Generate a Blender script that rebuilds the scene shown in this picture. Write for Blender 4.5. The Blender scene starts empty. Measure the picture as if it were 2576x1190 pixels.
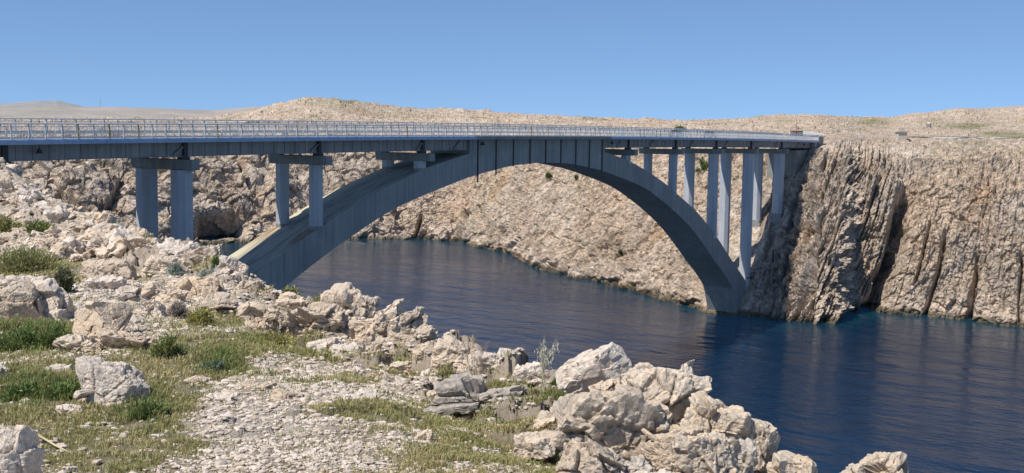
import bpy, bmesh, math, time
import numpy as np
from mathutils import Vector, Matrix
T0=time.time()
def log(*a): print('[t%.1f]'%(time.time()-T0),*a)
sc=bpy.context.scene; COL=sc.collection
# ------------------------------------------------------------------ camera model (solved from the bridge's geometry)
F,PIT,YAW,ROLL=2882.3,.0945606,.5590788,.0145693
CAM=np.array([-161.44,-99.04,42.70]); W,H=2576.,1190.
fwd=np.array([math.cos(YAW)*math.cos(PIT),math.sin(YAW)*math.cos(PIT),-math.sin(PIT)])
r0=np.array([math.sin(YAW),-math.cos(YAW),0.]); u0=np.cross(r0,fwd)
RT=r0*math.cos(ROLL)+u0*math.sin(ROLL); UP=-r0*math.sin(ROLL)+u0*math.cos(ROLL)
FH=np.array([math.cos(YAW),math.sin(YAW),0.])
def ray(u,v):
    u=np.asarray(u,float)[...,None]; v=np.asarray(v,float)[...,None]
    return fwd+((u-W/2)*RT-(v-H/2)*UP)/F
def at(u,v,d):            # world point seen in direction (u,v) at horizontal distance d
    R=ray(u,v); h=np.hypot(R[...,0],R[...,1])
    return CAM+R*(np.asarray(d,float)/h)[...,None]
def proj(X):
    q=X-CAM; z=q@fwd; z=np.where(z<1e-3,1e-3,z)
    return W/2+F*(q@RT)/z, H/2-F*(q@UP)/z, z
cam=bpy.data.cameras.new('camera'); cob=bpy.data.objects.new('camera',cam); COL.objects.link(cob)
cam.sensor_width=36; cam.lens=F/W*36; cam.clip_end=20000; cam.clip_start=.3
M=Matrix(((RT[0],UP[0],-fwd[0],CAM[0]),(RT[1],UP[1],-fwd[1],CAM[1]),(RT[2],UP[2],-fwd[2],CAM[2]),(0,0,0,1)))
cob.matrix_world=M; sc.camera=cob
# ------------------------------------------------------------------ light
SD=Vector((-.66,.27,1.)).normalized()
EL=math.asin(SD.z); AZ=math.atan2(SD.x,SD.y)
w=bpy.data.worlds.new('World'); sc.world=w; w.use_nodes=True
nt=w.node_tree; bg=nt.nodes['Background']; sky=nt.nodes.new('ShaderNodeTexSky'); sky.sky_type='NISHITA'
sky.sun_disc=False; sky.sun_elevation=EL; sky.sun_rotation=AZ%(2*math.pi)
sky.air_density=1.0; sky.dust_density=.3; sky.ozone_density=6; sky.altitude=2000
tcw=nt.nodes.new('ShaderNodeTexCoord');mpw=nt.nodes.new('ShaderNodeMapping');mpw.inputs[1].default_value=(0,0,.125);nt.links.new(tcw.outputs['Generated'],mpw.inputs[0]);nt.links.new(mpw.outputs[0],sky.inputs[0])
hz_=nt.nodes.new('ShaderNodeMix');hz_.data_type='RGBA';hz_.blend_type='MULTIPLY';hz_.inputs[0].default_value=1;hz_.inputs[7].default_value=(1.,.98,.945,1);nt.links.new(sky.outputs[0],hz_.inputs[6]);nt.links.new(hz_.outputs[2],bg.inputs[0]); bg.inputs[1].default_value=.15
sl=bpy.data.lights.new('sun','SUN'); sl.energy=5.0; sl.angle=math.radians(.53); sl.color=(1,.955,.88)
so=bpy.data.objects.new('sun',sl); COL.objects.link(so); so.rotation_euler=SD.to_track_quat('Z','Y').to_euler(); so.location=(0,0,200)
sc.view_settings.view_transform='Standard'; sc.view_settings.look='None'; sc.view_settings.exposure=0
sc.cycles.max_bounces=5; sc.cycles.diffuse_bounces=2; sc.cycles.glossy_bounces=2; sc.cycles.transparent_max_bounces=4
# ------------------------------------------------------------------ numpy noise
def hsh(i,j,k,s=0):
    i=i.astype(np.uint32);j=j.astype(np.uint32);k=k.astype(np.uint32)
    n=i*np.uint32(374761393)+j*np.uint32(668265263)+k*np.uint32(2147483647)+np.uint32((s*1274126177+12345)&0xffffffff)
    n=(n^(n>>np.uint32(13)))*np.uint32(1274126177); n=n^(n>>np.uint32(16)); n=n*np.uint32(2246822519); n^=n>>np.uint32(15)
    return n
def rnd(i,j,k,s=0): return (hsh(i,j,k,s)&np.uint32(0xffffff)).astype(np.float32)/np.float32(0xffffff)
def vnoise(x,y,z,s=0):
    xi=np.floor(x);yi=np.floor(y);zi=np.floor(z)
    fx=(x-xi).astype(np.float32);fy=(y-yi).astype(np.float32);fz=(z-zi).astype(np.float32)
    xi=xi.astype(np.int64);yi=yi.astype(np.int64);zi=zi.astype(np.int64)
    ux=fx*fx*(3-2*fx);uy=fy*fy*(3-2*fy);uz=fz*fz*(3-2*fz)
    out=0
    for a in (0,1):
        wa=ux if a else 1-ux
        for b in (0,1):
            wb=uy if b else 1-uy
            for c in (0,1):
                wc=uz if c else 1-uz
                out=out+rnd(xi+a,yi+b,zi+c,s)*wa*wb*wc
    return out*2-1
def fbm(P,sc_,oct=4,s=0,gain=.5,ridge=False):
    o=0;a=1;t=0;f=1./sc_
    for k in range(oct):
        n=vnoise(P[:,0]*f+17.3*k,P[:,1]*f-9.1*k,P[:,2]*f+5.7*k,s+k)
        if ridge: n=1-2*np.abs(n)
        o=o+a*n;t+=a;a*=gain;f*=2.03
    return o/t
def worley(P,sc_,s=0,jit=1.):
    x=P[:,0]/sc_;y=P[:,1]/sc_;z=P[:,2]/sc_
    xi=np.floor(x).astype(np.int64);yi=np.floor(y).astype(np.int64);zi=np.floor(z).astype(np.int64)
    f1=np.full(len(x),9.,np.float32);f2=f1.copy();idr=np.zeros(len(x),np.float32)
    for a in (-1,0,1):
        for b in (-1,0,1):
            for c in (-1,0,1):
                X=xi+a;Y=yi+b;Z=zi+c
                dx=X+.5+(rnd(X,Y,Z,s)-.5)*jit-x;dy=Y+.5+(rnd(X,Y,Z,s+1)-.5)*jit-y;dz=Z+.5+(rnd(X,Y,Z,s+2)-.5)*jit-z
                d=np.sqrt(dx*dx+dy*dy+dz*dz).astype(np.float32)
                m=d<f1
                f2=np.where(m,f1,np.minimum(f2,d));idr=np.where(m,rnd(X,Y,Z,s+3),idr);f1=np.where(m,d,f1)
    return f1,f2,idr
def facets(P,sc_,s=0,amp=.4):     # chiselled planes: every cell gets its own tilted face
    x=P/sc_;i0=np.floor(x).astype(np.int64);n=len(P);f1=np.full(n,9.,np.float32);f2=f1.copy();out=np.zeros(n,np.float32)
    for a in (-1,0,1):
        for b in (-1,0,1):
            for c in (-1,0,1):
                X=i0[:,0]+a;Y=i0[:,1]+b;Z=i0[:,2]+c
                dx=x[:,0]-(X+rnd(X,Y,Z,s));dy=x[:,1]-(Y+rnd(X,Y,Z,s+1));dz=x[:,2]-(Z+rnd(X,Y,Z,s+2))
                d=(dx*dx+dy*dy+dz*dz).astype(np.float32);m=d<f1
                v=((rnd(X,Y,Z,s+4)-.5)*dx+(rnd(X,Y,Z,s+5)-.5)*dy+(rnd(X,Y,Z,s+6)-.5)*dz)*2*amp+(rnd(X,Y,Z,s+3)-.5)*amp*.8
                f2=np.where(m,f1,np.minimum(f2,d));out=np.where(m,v,out);f1=np.where(m,d,f1)
    return out*sc_, np.sqrt(f2)-np.sqrt(f1)
def sstep(a,b,x): t=np.clip((x-a)/(b-a),0,1); return t*t*(3-2*t)
def mixc(a,b,t): return a*(1-t[:,None])+np.asarray(b)*t[:,None]
# ------------------------------------------------------------------ mesh helpers
def tag(o,label=None,cat=None,group=None,kind=None):
    if label:o['label']=label
    if cat:o['category']=cat
    if group:o['group']=group
    if kind:o['kind']=kind
    return o
def link(name,me,parent=None,mat=None):
    o=bpy.data.objects.new(name,me); COL.objects.link(o)
    if mat is not None and me is not None and not me.materials: me.materials.append(mat)
    if parent is not None:o.parent=parent
    return o
def empty(name,loc=(0,0,0)):
    o=bpy.data.objects.new(name,None); COL.objects.link(o); o.location=loc; o.empty_display_size=.3; return o
def npmesh(name,V,Fq,col=None,smooth=True):
    me=bpy.data.meshes.new(name); n=len(V); m=len(Fq); k=Fq.shape[1]
    me.vertices.add(n); me.vertices.foreach_set('co',np.ascontiguousarray(V,np.float32).ravel())
    me.loops.add(m*k); me.loops.foreach_set('vertex_index',np.ascontiguousarray(Fq,np.int32).ravel())
    me.polygons.add(m); me.polygons.foreach_set('loop_start',np.arange(0,m*k,k,dtype=np.int32))
    me.polygons.foreach_set('use_smooth',np.full(m,smooth,dtype=bool))
    me.update(calc_edges=True)
    if col is not None:
        a=me.color_attributes.new('Col','FLOAT_COLOR','POINT')
        c=np.ones((n,4),np.float32);c[:,:3]=col; a.data.foreach_set('color',c.ravel())
    return me
def gridfaces(nu,nv):     # verts index = i*nv+j
    i=np.arange(nu-1)[:,None]*nv; j=np.arange(nv-1)[None,:]; a=(i+j).ravel()
    return np.stack([a,a+nv,a+nv+1,a+1],1)
def gridnormals(P):       # P (nu,nv,3)
    du=np.gradient(P,axis=0);dv=np.gradient(P,axis=1)
    n=np.cross(du,dv); n/=np.linalg.norm(n,axis=2,keepdims=True)+1e-9
    return n
class MB:
    def __init__(s): s.v=[];s.f=[];s.n=0
    def add(s,V,Fs):
        s.v+=[tuple(map(float,p)) for p in V]; s.f+=[tuple(i+s.n for i in f) for f in Fs]; s.n+=len(V)
    def box(s,x0,x1,y0,y1,z0,z1,b=0):
        V=[(x,y,z) for x in (x0,x1) for y in (y0,y1) for z in (z0,z1)]
        s.add(V,[(0,1,3,2),(4,6,7,5),(0,4,5,1),(2,3,7,6),(0,2,6,4),(1,5,7,3)])
    def prism(s,poly,a,b,axis='z'):   # poly list of 2D, extruded a->b
        n=len(poly)
        if axis=='z': V=[(x,y,a) for x,y in poly]+[(x,y,b) for x,y in poly]
        elif axis=='y': V=[(x,a,z) for x,z in poly]+[(x,b,z) for x,z in poly]
        else: V=[(a,y,z) for y,z in poly]+[(b,y,z) for y,z in poly]
        s.add(V,[tuple(range(n))[::-1],tuple(range(n,2*n))]+[(i,(i+1)%n,n+(i+1)%n,n+i) for i in range(n)])
    def tube(s,pts,r,n=6):
        pts=[Vector(p) for p in pts]; R=r if isinstance(r,(list,tuple)) else [r]*len(pts)
        rings=[]
        for i,p in enumerate(pts):
            d=(pts[min(i+1,len(pts)-1)]-pts[max(i-1,0)]).normalized()
            a=d.orthogonal().normalized() if abs(d.z)>.95 else d.cross(Vector((0,0,1))).normalized(); b=d.cross(a)
            rings.append([p+(a*math.cos(t)+b*math.sin(t))*R[i] for t in [2*math.pi*k/n for k in range(n)]])
        V=[q for r_ in rings for q in r_]; Fs=[]
        for i in range(len(pts)-1):
            for k in range(n): Fs.append((i*n+k,i*n+(k+1)%n,(i+1)*n+(k+1)%n,(i+1)*n+k))
        Fs+= [tuple(range(n))[::-1],tuple((len(pts)-1)*n+k for k in range(n))]
        s.add(V,Fs)
    def sweep(s,sec,xs,zf):   # cross-section (y,dz) swept along x with height function
        n=len(sec);V=[(x,y,zf(x)+dz) for x in xs for y,dz in sec];Fs=[]
        for i in range(len(xs)-1):
            for k in range(n): Fs.append((i*n+k,(i+1)*n+k,(i+1)*n+(k+1)%n,i*n+(k+1)%n))
        Fs+=[tuple(range(n)),tuple((len(xs)-1)*n+k for k in range(n))[::-1]]
        s.add(V,Fs)
    def build(s,name,mat,parent=None,smooth=False,bevel=0):
        me=bpy.data.meshes.new(name); me.from_pydata(s.v,[],s.f); me.update()
        bm=bmesh.new();bm.from_mesh(me)
        bmesh.ops.recalc_face_normals(bm,faces=bm.faces)
        if bevel: bmesh.ops.bevel(bm,geom=[e for e in bm.edges if len(e.link_faces)==2 and e.calc_face_angle()>.6],offset=bevel,segments=1,affect='EDGES')
        bm.to_mesh(me);bm.free()
        if smooth: me.polygons.foreach_set('use_smooth',[True]*len(me.polygons))
        return link(name,me,parent,mat)
# ------------------------------------------------------------------ materials
def newmat(name):
    m=bpy.data.materials.new(name);m.use_nodes=True;n=m.node_tree.nodes;return m,n,m.node_tree.links,n['Principled BSDF']
def N(n,t,**k):
    x=n.new(t)
    for a,b in k.items(): setattr(x,a,b)
    return x
def mixrgb(n,l,fac,a,b,mode='MIX'):
    m=N(n,'ShaderNodeMix',data_type='RGBA',blend_type=mode)
    for sock,val in ((m.inputs[0],fac),(m.inputs[6],a),(m.inputs[7],b)):
        if hasattr(val,'links') or hasattr(val,'is_linked'): l.new(val,sock)
        elif isinstance(val,(int,float)): sock.default_value=val
        else: sock.default_value=(*val,1)
    return m.outputs[2]
def ramp(n,l,src,stops):
    r=N(n,'ShaderNodeValToRGB');l.new(src,r.inputs[0])
    e=r.color_ramp.elements
    while len(e)<len(stops): e.new(.5)
    for k,(p,c) in enumerate(stops): e[k].position=p; e[k].color=(c,c,c,1) if isinstance(c,(int,float)) else (*c,1)
    return r.outputs[0]
def noise(n,l,scale,detail=6,rough=.6,coord=None,w=0):
    x=N(n,'ShaderNodeTexNoise');x.inputs['Scale'].default_value=scale;x.inputs['Detail'].default_value=detail;x.inputs['Roughness'].default_value=rough
    if coord is not None:l.new(coord,x.inputs['Vector'])
    return x.outputs[0]
def geo(n): return N(n,'ShaderNodeNewGeometry').outputs['Position']
def bump(n,l,h,strength,dist,prev=None):
    b=N(n,'ShaderNodeBump');b.inputs['Strength'].default_value=strength;b.inputs['Distance'].default_value=dist
    l.new(h,b.inputs['Height'])
    if prev is not None:l.new(prev,b.inputs['Normal'])
    return b.outputs[0]
def mat_vcol(name,s1,b1,s2=None,b2=0,cv=.35,rough=.9):
    m,n,l,p=newmat(name);g=geo(n)
    c=N(n,'ShaderNodeVertexColor',layer_name='Col').outputs[0]
    a=ramp(n,l,noise(n,l,s1,8,.65,g),[(.3,1-cv),(.7,1+cv*.55)])
    out=mixrgb(n,l,1.,c,a,'MULTIPLY')
    l.new(out,p.inputs['Base Color']);p.inputs['Roughness'].default_value=rough;p.inputs['Specular IOR Level'].default_value=.2
    nb=bump(n,l,noise(n,l,s1*1.3,10,.7,g),b1,.6/s1)
    if s2: nb=bump(n,l,noise(n,l,s2,8,.7,g),b2,.6/s2,nb)
    if name=='cliff_rock':
        for sc_,lo,hi in ((.9,.78,1.14),(2.1,.83,1.1)):
            wn=N(n,'ShaderNodeTexNoise');wn.inputs['Scale'].default_value=sc_*.8;wn.inputs['Detail'].default_value=3;l.new(g,wn.inputs['Vector'])
            sv=N(n,'ShaderNodeVectorMath',operation='SCALE');l.new(wn.outputs[1],sv.inputs[0]);sv.inputs['Scale'].default_value=1.2/sc_
            ad=N(n,'ShaderNodeVectorMath',operation='ADD');l.new(g,ad.inputs[0]);l.new(sv.outputs[0],ad.inputs[1])
            vo=N(n,'ShaderNodeTexVoronoi');vo.inputs['Scale'].default_value=sc_;l.new(ad.outputs[0],vo.inputs['Vector'])
            ve=N(n,'ShaderNodeTexVoronoi',feature='DISTANCE_TO_EDGE');ve.inputs['Scale'].default_value=sc_;l.new(ad.outputs[0],ve.inputs['Vector'])
            sx=N(n,'ShaderNodeSeparateColor');l.new(vo.outputs['Color'],sx.inputs[0])
            out=mixrgb(n,l,1.,out,ramp(n,l,sx.outputs[0],[(0,lo),(.35,1.),(1,hi)]),'MULTIPLY')
            out=mixrgb(n,l,1.,out,ramp(n,l,ve.outputs[0],[(0,.74),(.08,1.)]),'MULTIPLY')
            nb=bump(n,l,vo.outputs['Distance'],.5,.4/sc_,nb)
        l.new(out,p.inputs['Base Color'])
    l.new(nb,p.inputs['Normal']);return m
def mat_rock(name,base,warm,grey,bscale=1.,strat=None):
    m,n,l,p=newmat(name)
    tc=N(n,'ShaderNodeTexCoord').outputs['Object'];g=geo(n)
    oi=N(n,'ShaderNodeObjectInfo').outputs['Random']
    n1=noise(n,l,1.6*bscale,6,.6,g)
    c=mixrgb(n,l,ramp(n,l,n1,[(.4,0),(.68,1)]),base,warm)
    n2=noise(n,l,4.5*bscale,8,.7,g)
    c=mixrgb(n,l,ramp(n,l,n2,[(.5,0),(.63,.75)]),c,grey)
    n3=noise(n,l,22*bscale,6,.75,g)
    c=mixrgb(n,l,1.,c,ramp(n,l,n3,[(.3,.66),(.62,1.16)]),'MULTIPLY')
    # crease shade painted in: crevices darkened, edges lightened by pointiness of the real mesh
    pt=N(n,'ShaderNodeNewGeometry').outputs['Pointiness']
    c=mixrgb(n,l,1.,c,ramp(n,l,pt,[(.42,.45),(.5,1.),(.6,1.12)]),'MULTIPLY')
    c=mixrgb(n,l,1.,c,ramp(n,l,oi,[(0,.86),(1,1.1)]),'MULTIPLY')
    l.new(c,p.inputs['Base Color']);p.inputs['Roughness'].default_value=.88;p.inputs['Specular IOR Level'].default_value=.25
    v=N(n,'ShaderNodeTexVoronoi',feature='DISTANCE_TO_EDGE');v.inputs['Scale'].default_value=3.2*bscale
    wn=N(n,'ShaderNodeVectorMath',operation='ADD');nn=N(n,'ShaderNodeTexNoise');nn.inputs['Scale'].default_value=3*bscale;nn.inputs['Detail'].default_value=4;l.new(g,nn.inputs['Vector'])
    sv=N(n,'ShaderNodeVectorMath',operation='SCALE');l.new(nn.outputs[1],sv.inputs[0]);sv.inputs['Scale'].default_value=.5
    l.new(g,wn.inputs[0]);l.new(sv.outputs[0],wn.inputs[1]);l.new(wn.outputs[0],v.inputs['Vector'])
    nb=bump(n,l,ramp(n,l,v.outputs[0],[(0,0),(.05,1)]),.35,.03)
    nb=bump(n,l,noise(n,l,9*bscale,12,.75,g),.6,.05,nb)
    l.new(nb,p.inputs['Normal']);return m
def mat_concrete(name,c0,c1,streak=.5,rough=.85,stain=None,bs=.3,joints=0):
    m,n,l,p=newmat(name);g=geo(n)
    c=mixrgb(n,l,ramp(n,l,noise(n,l,.35,6,.6,g),[(.35,0),(.65,1)]),c0,c1)
    mp=N(n,'ShaderNodeMapping');l.new(g,mp.inputs[0]);mp.inputs['Scale'].default_value=(2.2,2.2,.09)
    s=noise(n,l,1.,6,.65,mp.outputs[0])
    c=mixrgb(n,l,1.,c,ramp(n,l,s,[(.3,1-streak),(.6,1.05)]),'MULTIPLY')
    if joints:
        jx=N(n,'ShaderNodeSeparateXYZ');l.new(g,jx.inputs[0]);mo=N(n,'ShaderNodeMath',operation='PINGPONG');l.new(jx.outputs[0],mo.inputs[0]);mo.inputs[1].default_value=joints/2
        c=mixrgb(n,l,1.,c,ramp(n,l,mo.outputs[0],[(0,.70),(.045,1.)]),'MULTIPLY')
        bl=N(n,'ShaderNodeMath',operation='SNAP');l.new(jx.outputs[0],bl.inputs[0]);bl.inputs[1].default_value=joints
        wh=N(n,'ShaderNodeTexWhiteNoise',noise_dimensions='1D');l.new(bl.outputs[0],wh.inputs['W'])
        c=mixrgb(n,l,1.,c,ramp(n,l,wh.outputs[0],[(0,.90),(1,1.06)]),'MULTIPLY')
    if stain:
        s2=noise(n,l,1.7,5,.6,mp.outputs[0]);s3=noise(n,l,.12,3,.6,g)
        mu=N(n,'ShaderNodeMath',operation='MULTIPLY');l.new(ramp(n,l,s2,[(.58,0),(.7,1)]),mu.inputs[0]);l.new(ramp(n,l,s3,[(.45,0),(.6,.8)]),mu.inputs[1])
        c=mixrgb(n,l,mu.outputs[0],c,stain)
    c=mixrgb(n,l,1.,c,ramp(n,l,noise(n,l,6,5,.7,g),[(.3,.88),(.7,1.06)]),'MULTIPLY')
    l.new(c,p.inputs['Base Color']);p.inputs['Roughness'].default_value=rough;p.inputs['Specular IOR Level'].default_value=.3
    l.new(bump(n,l,noise(n,l,5,6,.6,g),bs,.02),p.inputs['Normal']);return m
def mat_plain(name,c,rough=.6,metal=0,var=.15,sc_=3.):
    m,n,l,p=newmat(name);g=geo(n)
    o=mixrgb(n,l,1.,c,ramp(n,l,noise(n,l,sc_,5,.6,g),[(.3,1-var),(.7,1+var*.6)]),'MULTIPLY')
    l.new(o,p.inputs['Base Color']);p.inputs['Roughness'].default_value=rough;p.inputs['Metallic'].default_value=metal;return m
MATS={}
MATS['conc']=mat_concrete('concrete',(.25,.255,.24),(.31,.305,.285),.28)
MATS['arch']=mat_concrete('arch_concrete',(.265,.275,.265),(.32,.325,.305),.3,joints=5.)
MATS['col']=mat_concrete('column_paint',(.42,.44,.47),(.50,.51,.53),.16)
MATS['fas']=mat_concrete('fascia_paint',(.34,.42,.58),(.40,.47,.60),.12)
MATS['fasc']=mat_concrete('fascia_concrete',(.24,.26,.27),(.30,.31,.31),.35)
MATS['gird']=mat_concrete('girder_paint',(.30,.29,.285),(.37,.36,.345),.35,stain=(.22,.12,.05))
MATS['dark']=mat_plain('dark_steel',(.05,.05,.055),.7)
MATS['rail']=mat_concrete('railing_paint',(.55,.58,.60),(.66,.67,.66),.15,.5,stain=(.30,.17,.07))
MATS['rust']=mat_plain('rusty_steel',(.34,.24,.10),.8,var=.4)
MATS['asph']=mat_plain('asphalt',(.06,.06,.062),.9,sc_=20)
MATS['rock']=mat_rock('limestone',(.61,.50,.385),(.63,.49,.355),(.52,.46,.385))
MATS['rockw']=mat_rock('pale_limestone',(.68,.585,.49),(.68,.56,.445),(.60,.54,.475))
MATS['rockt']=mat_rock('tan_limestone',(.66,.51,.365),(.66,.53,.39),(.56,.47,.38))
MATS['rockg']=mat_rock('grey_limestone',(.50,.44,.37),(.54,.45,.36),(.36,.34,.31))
MATS['ground']=mat_vcol('ground_soil',2.5,.8,14,.7,.4)
MATS['far']=mat_vcol('cliff_rock',.55,.9,2.4,.8,.42)
MATS['hill']=mat_vcol('hill_rock',.02,.3,None,0,.2)
# ------------------------------------------------------------------ world: water
def mat_water():
    m,n,l,p=newmat('sea_water');g=geo(n)
    c=N(n,'ShaderNodeVertexColor',layer_name='Col').outputs[0]
    l.new(c,p.inputs['Base Color']);p.inputs['Emission Color'].default_value=(.0008,.010,.030,1);p.inputs['Emission Strength'].default_value=.9;p.inputs['Roughness'].default_value=.09;p.inputs['IOR'].default_value=1.33  # added faint glow imitates light scattered up from the depths
    mp=N(n,'ShaderNodeMapping');l.new(g,mp.inputs[0]);mp.inputs['Rotation'].default_value=(0,0,-YAW-.25);mp.inputs['Scale'].default_value=(1.,.42,1)
    calm=ramp(n,l,noise(n,l,.018,4,.6,mp.outputs[0]),[(.40,.25),(.62,1.)])
    h1=noise(n,l,.9,5,.55,mp.outputs[0]);h2=noise(n,l,.16,3,.5,mp.outputs[0])
    b1=N(n,'ShaderNodeBump');b1.inputs['Distance'].default_value=.28;l.new(calm,b1.inputs['Strength']);l.new(h1,b1.inputs['Height'])
    nb=bump(n,l,h2,.6,1.2,b1.outputs[0])
    l.new(nb,p.inputs['Normal']);return m
# shoreline / profile table of the far bank: u, d(z=0), d10, d20, d30, d38
FT=np.array([
(-900,395,402,413,430,460),(0,400,407,418,434,464),(300,412,419,430,446,475),(490,419,426,436,452,482),(610,424,430,440,455,482),(870,435,442,452,466,490),
(1050,439,446,456,472,494),(1150,430,443,457,472,492),(1230,404,414,428,444,464),(1296,390,398,410,426,446),(1326,354,374,394,413,434),(1400,337,356,375,392,412),
(1480,325,340,355,370,387),(1600,302,317,331,346,361),(1690,289,303,318,333,348),(1785,271,284,300,315,331),(1860,269,280,299,314,330),(1905,267,278,299,314,328),
(1957,263.5,277,293,307,321),(2060,262.5,269,281,296,314),(2125,265,271,281,295,314),(2160,279,284,291,301,320),(2300,282,287,294,304,323),(2440,281,286,293,303,321),(2576,277,284,293,304,325),(3500,285,292,300,311,330)],float)
ZN=np.array([0,10,20,30,38.])
# skyline: u, v, distance
SK=np.array([(-900,300,800),(0,300,760),(430,300,720),(540,299,680),(620,286,640),(700,264,620),(770,252,610),(800,250,610),(850,252,610),(900,259,620),(960,268,630),(1010,273,640),(1060,274,650),(1110,273,660),(1160,276,660),(1200,283,680),(1350,292,720),(1500,299,760),(1640,304,800),(1700,305,820),(1760,304,830),(1850,299,850),(1960,292,880),(2050,290,900),(2130,296,950),(2230,298,980),(2300,286,1000),(2420,276,1050),(2480,280,1100),(2560,276,1100),(2700,272,1100),(3500,270,1100)],float)
def az2u(az):   # azimuth angle (left positive) on the horizon -> u
    return W/2-F*np.tan(az)*1.0
def far_terrain():
    nu,nf,npl=1750,430,170
    umin,umax=-560,3150
    u=np.linspace(umin,umax,nu)
    # gentle wander of the shoreline
    D=[np.interp(u,FT[:,0],FT[:,k]) for k in range(1,6)]
    zs=np.interp
    skv=np.interp(u,SK[:,0],SK[:,1]); skd=np.interp(u,SK[:,0],SK[:,2])
    hv=302.8+(340.4-302.8)*u/2576
    skz=CAM[2]-(skv-hv)/F*skd/np.cos(np.arctan((u-W/2)/F))*1.0
    skz=CAM[2]+(hv-skv)/F*skd*np.cos(np.arctan((u-W/2)/F))
    ang=YAW-np.arctan((u-W/2)/F)
    P=np.zeros((nu,nf+npl,3))
    zf=np.concatenate([np.linspace(-3,0,6)[:-1],np.linspace(0,38,nf-5)])
    for i in range(nu):
        dd=np.interp(zf,np.concatenate([[-3],ZN]),[D[0][i]-3]+[D[k][i] for k in range(5)])
        tp=np.linspace(0,1,npl+1)[1:]**1.5
        d38=D[4][i];
        dn=np.array([d38,d38+14,d38+60,skd[i],skd[i]*1.12,skd[i]*1.5]);zn=np.array([38,40.6,41.3+max(0,(skz[i]-45)*.1),skz[i],skz[i]-1.,skz[i]-40])
        if u[i]<1250: zn[2]=41.3+max(0,(skz[i]-45)*.45)
        fr=float(sstep(2080,2260,u[i]))
        if fr>0:
            dn=np.insert(dn,3,560.);zn[2]=zn[2]*(1-fr)+41.0*fr;zn=np.insert(zn,3,(zn[2]+(skz[i]-zn[2])*.28)*(1-fr)+41.6*fr)
        dp=d38+tp*(skd[i]*1.5-d38); zp=np.interp(dp,dn,zn)
        # put samples densely up to skyline
        dall=np.concatenate([dd,dp]);zall=np.concatenate([zf,zp])
        P[i,:,0]=CAM[0]+np.cos(ang[i])*dall;P[i,:,1]=CAM[1]+np.sin(ang[i])*dall;P[i,:,2]=zall
    # smooth the table's corners
    for _ in range(10): P[1:-1]=.5*P[1:-1]+.25*(P[2:]+P[:-2])
    for _ in range(14): P[:,nf-30:nf+60]=np.concatenate([P[:,nf-30:nf-29],.5*P[:,nf-29:nf+59]+.25*(P[:,nf-28:nf+60]+P[:,nf-30:nf+58]),P[:,nf+59:nf+60]],1)
    Nn=gridnormals(P)
    if Nn[nu//2,nf//2,2]<0:Nn=-Nn
    n=nu*(nf+npl);V=P.reshape(-1,3);NN=Nn.reshape(-1,3)
    uu,vv,dep=proj(V); z=V[:,2]; J=np.tile(np.arange(nf+npl),nu)
    face=1-sstep(nf-40,nf+25,J.astype(float))
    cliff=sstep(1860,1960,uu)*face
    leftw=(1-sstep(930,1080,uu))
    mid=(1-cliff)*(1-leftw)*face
    shorew=np.exp(-np.clip(z,0,99)/4.5)
    # bedding coordinate (layers lean to the right going up), in world space
    R2=np.array([math.sin(YAW),-math.cos(YAW),0])
    warp=fbm(V,22,3,3)
    lean=np.interp(uu,[1900,2150,2300,2600],[.40,.46,.30,.16])
    c=(uu-W/2)/F*275-lean*z+warp*2.0
    hgt=z+.4*(V@FH)
    def blocks(per,hp,s,soft=.22):
        cc=c/per+.16*vnoise(V[:,0]/per*.6,V[:,1]/per*.6,z/per*.35,s+9)
        ci=np.floor(cc);cf=(cc-ci)
        r_=rnd(ci.astype(np.int64),np.zeros(n,np.int64),np.zeros(n,np.int64),s)
        hh=hgt/hp+r_*7+.25*vnoise(V[:,0]/per,V[:,1]/per,z/per,s+5);hi=np.floor(hh)
        a=rnd(ci.astype(np.int64),hi.astype(np.int64),np.zeros(n,np.int64),s+1)
        b=rnd(ci.astype(np.int64)+1,np.floor(hgt/hp+rnd(ci.astype(np.int64)+1,np.zeros(n,np.int64),np.zeros(n,np.int64),s)*7+.25*vnoise(V[:,0]/per,V[:,1]/per,z/per,s+5)).astype(np.int64),np.zeros(n,np.int64),s+1)
        t=sstep(1-soft,1,cf)
        crack=np.minimum(cf,1-cf);sw=(np.clip(cf/.9,0,1)-np.clip((cf-.9)/.1,0,1)-.45)*(.35+.9*a)
        return a*(1-t)+b*t-.5, -np.exp(-(crack/(.16/per+.02))**2), sw
    B1,k1,s1=blocks(7.5,13,11);B2,k2,s2=blocks(2.3,3.4,21);B3,k3,s3=blocks(1.0,1.3,31,.3)
    VB=np.stack([c,hgt*.55,(V@FH)*.6],1);fc1,fe1=facets(VB,2.1,5,.45);fc2,fe2=facets(VB+7,.8,8,.45);fd1,ge1=facets(V,4.2,15,.4);fd2,ge2=facets(V,1.2,18,.35)
    f1,f2,idr=worley(V*np.array([1,1,.8]),2.3,5)
    h1,h2,idh=worley(V*np.array([1,1,.9]),7.5,6)
    log('far noise')
    fb=fbm(V,9,5,1);fb2=fbm(V,2.2,4,7);rg=fbm(V,14,4,2,ridge=True);big=fbm(V,40,3,13)
    d=np.zeros(n)
    ar=np.interp(uu,[1900,2190,2270],[1,1,.28])   # how strongly bedded
    tal=sstep(.0,.5,fbm(V,17,3,17)+np.interp(uu,[2100,2300,2576],[-.35,.15,.2])) # talus covered parts
    bedA=(1-.65*tal)*ar
    d+=cliff*((B1*1.9+s1*1.1+B2*1.9+s2*1.3+B3*1.1+s3*.7+k1*.7+k2*.7+k3*.3)*bedA+fc1*.7+fc2*.8+fd1*.4+fd2*1.0-np.exp(-(fe1/.07)**2)*.3*bedA+fb*1.1+big*2.6)
    # mid scree slope
    bed2=sstep(.1,.55,fbm(V,13,3,41)+.9*shorew+sstep(1560,1700,uu)*.35*shorew-.05)
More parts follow.
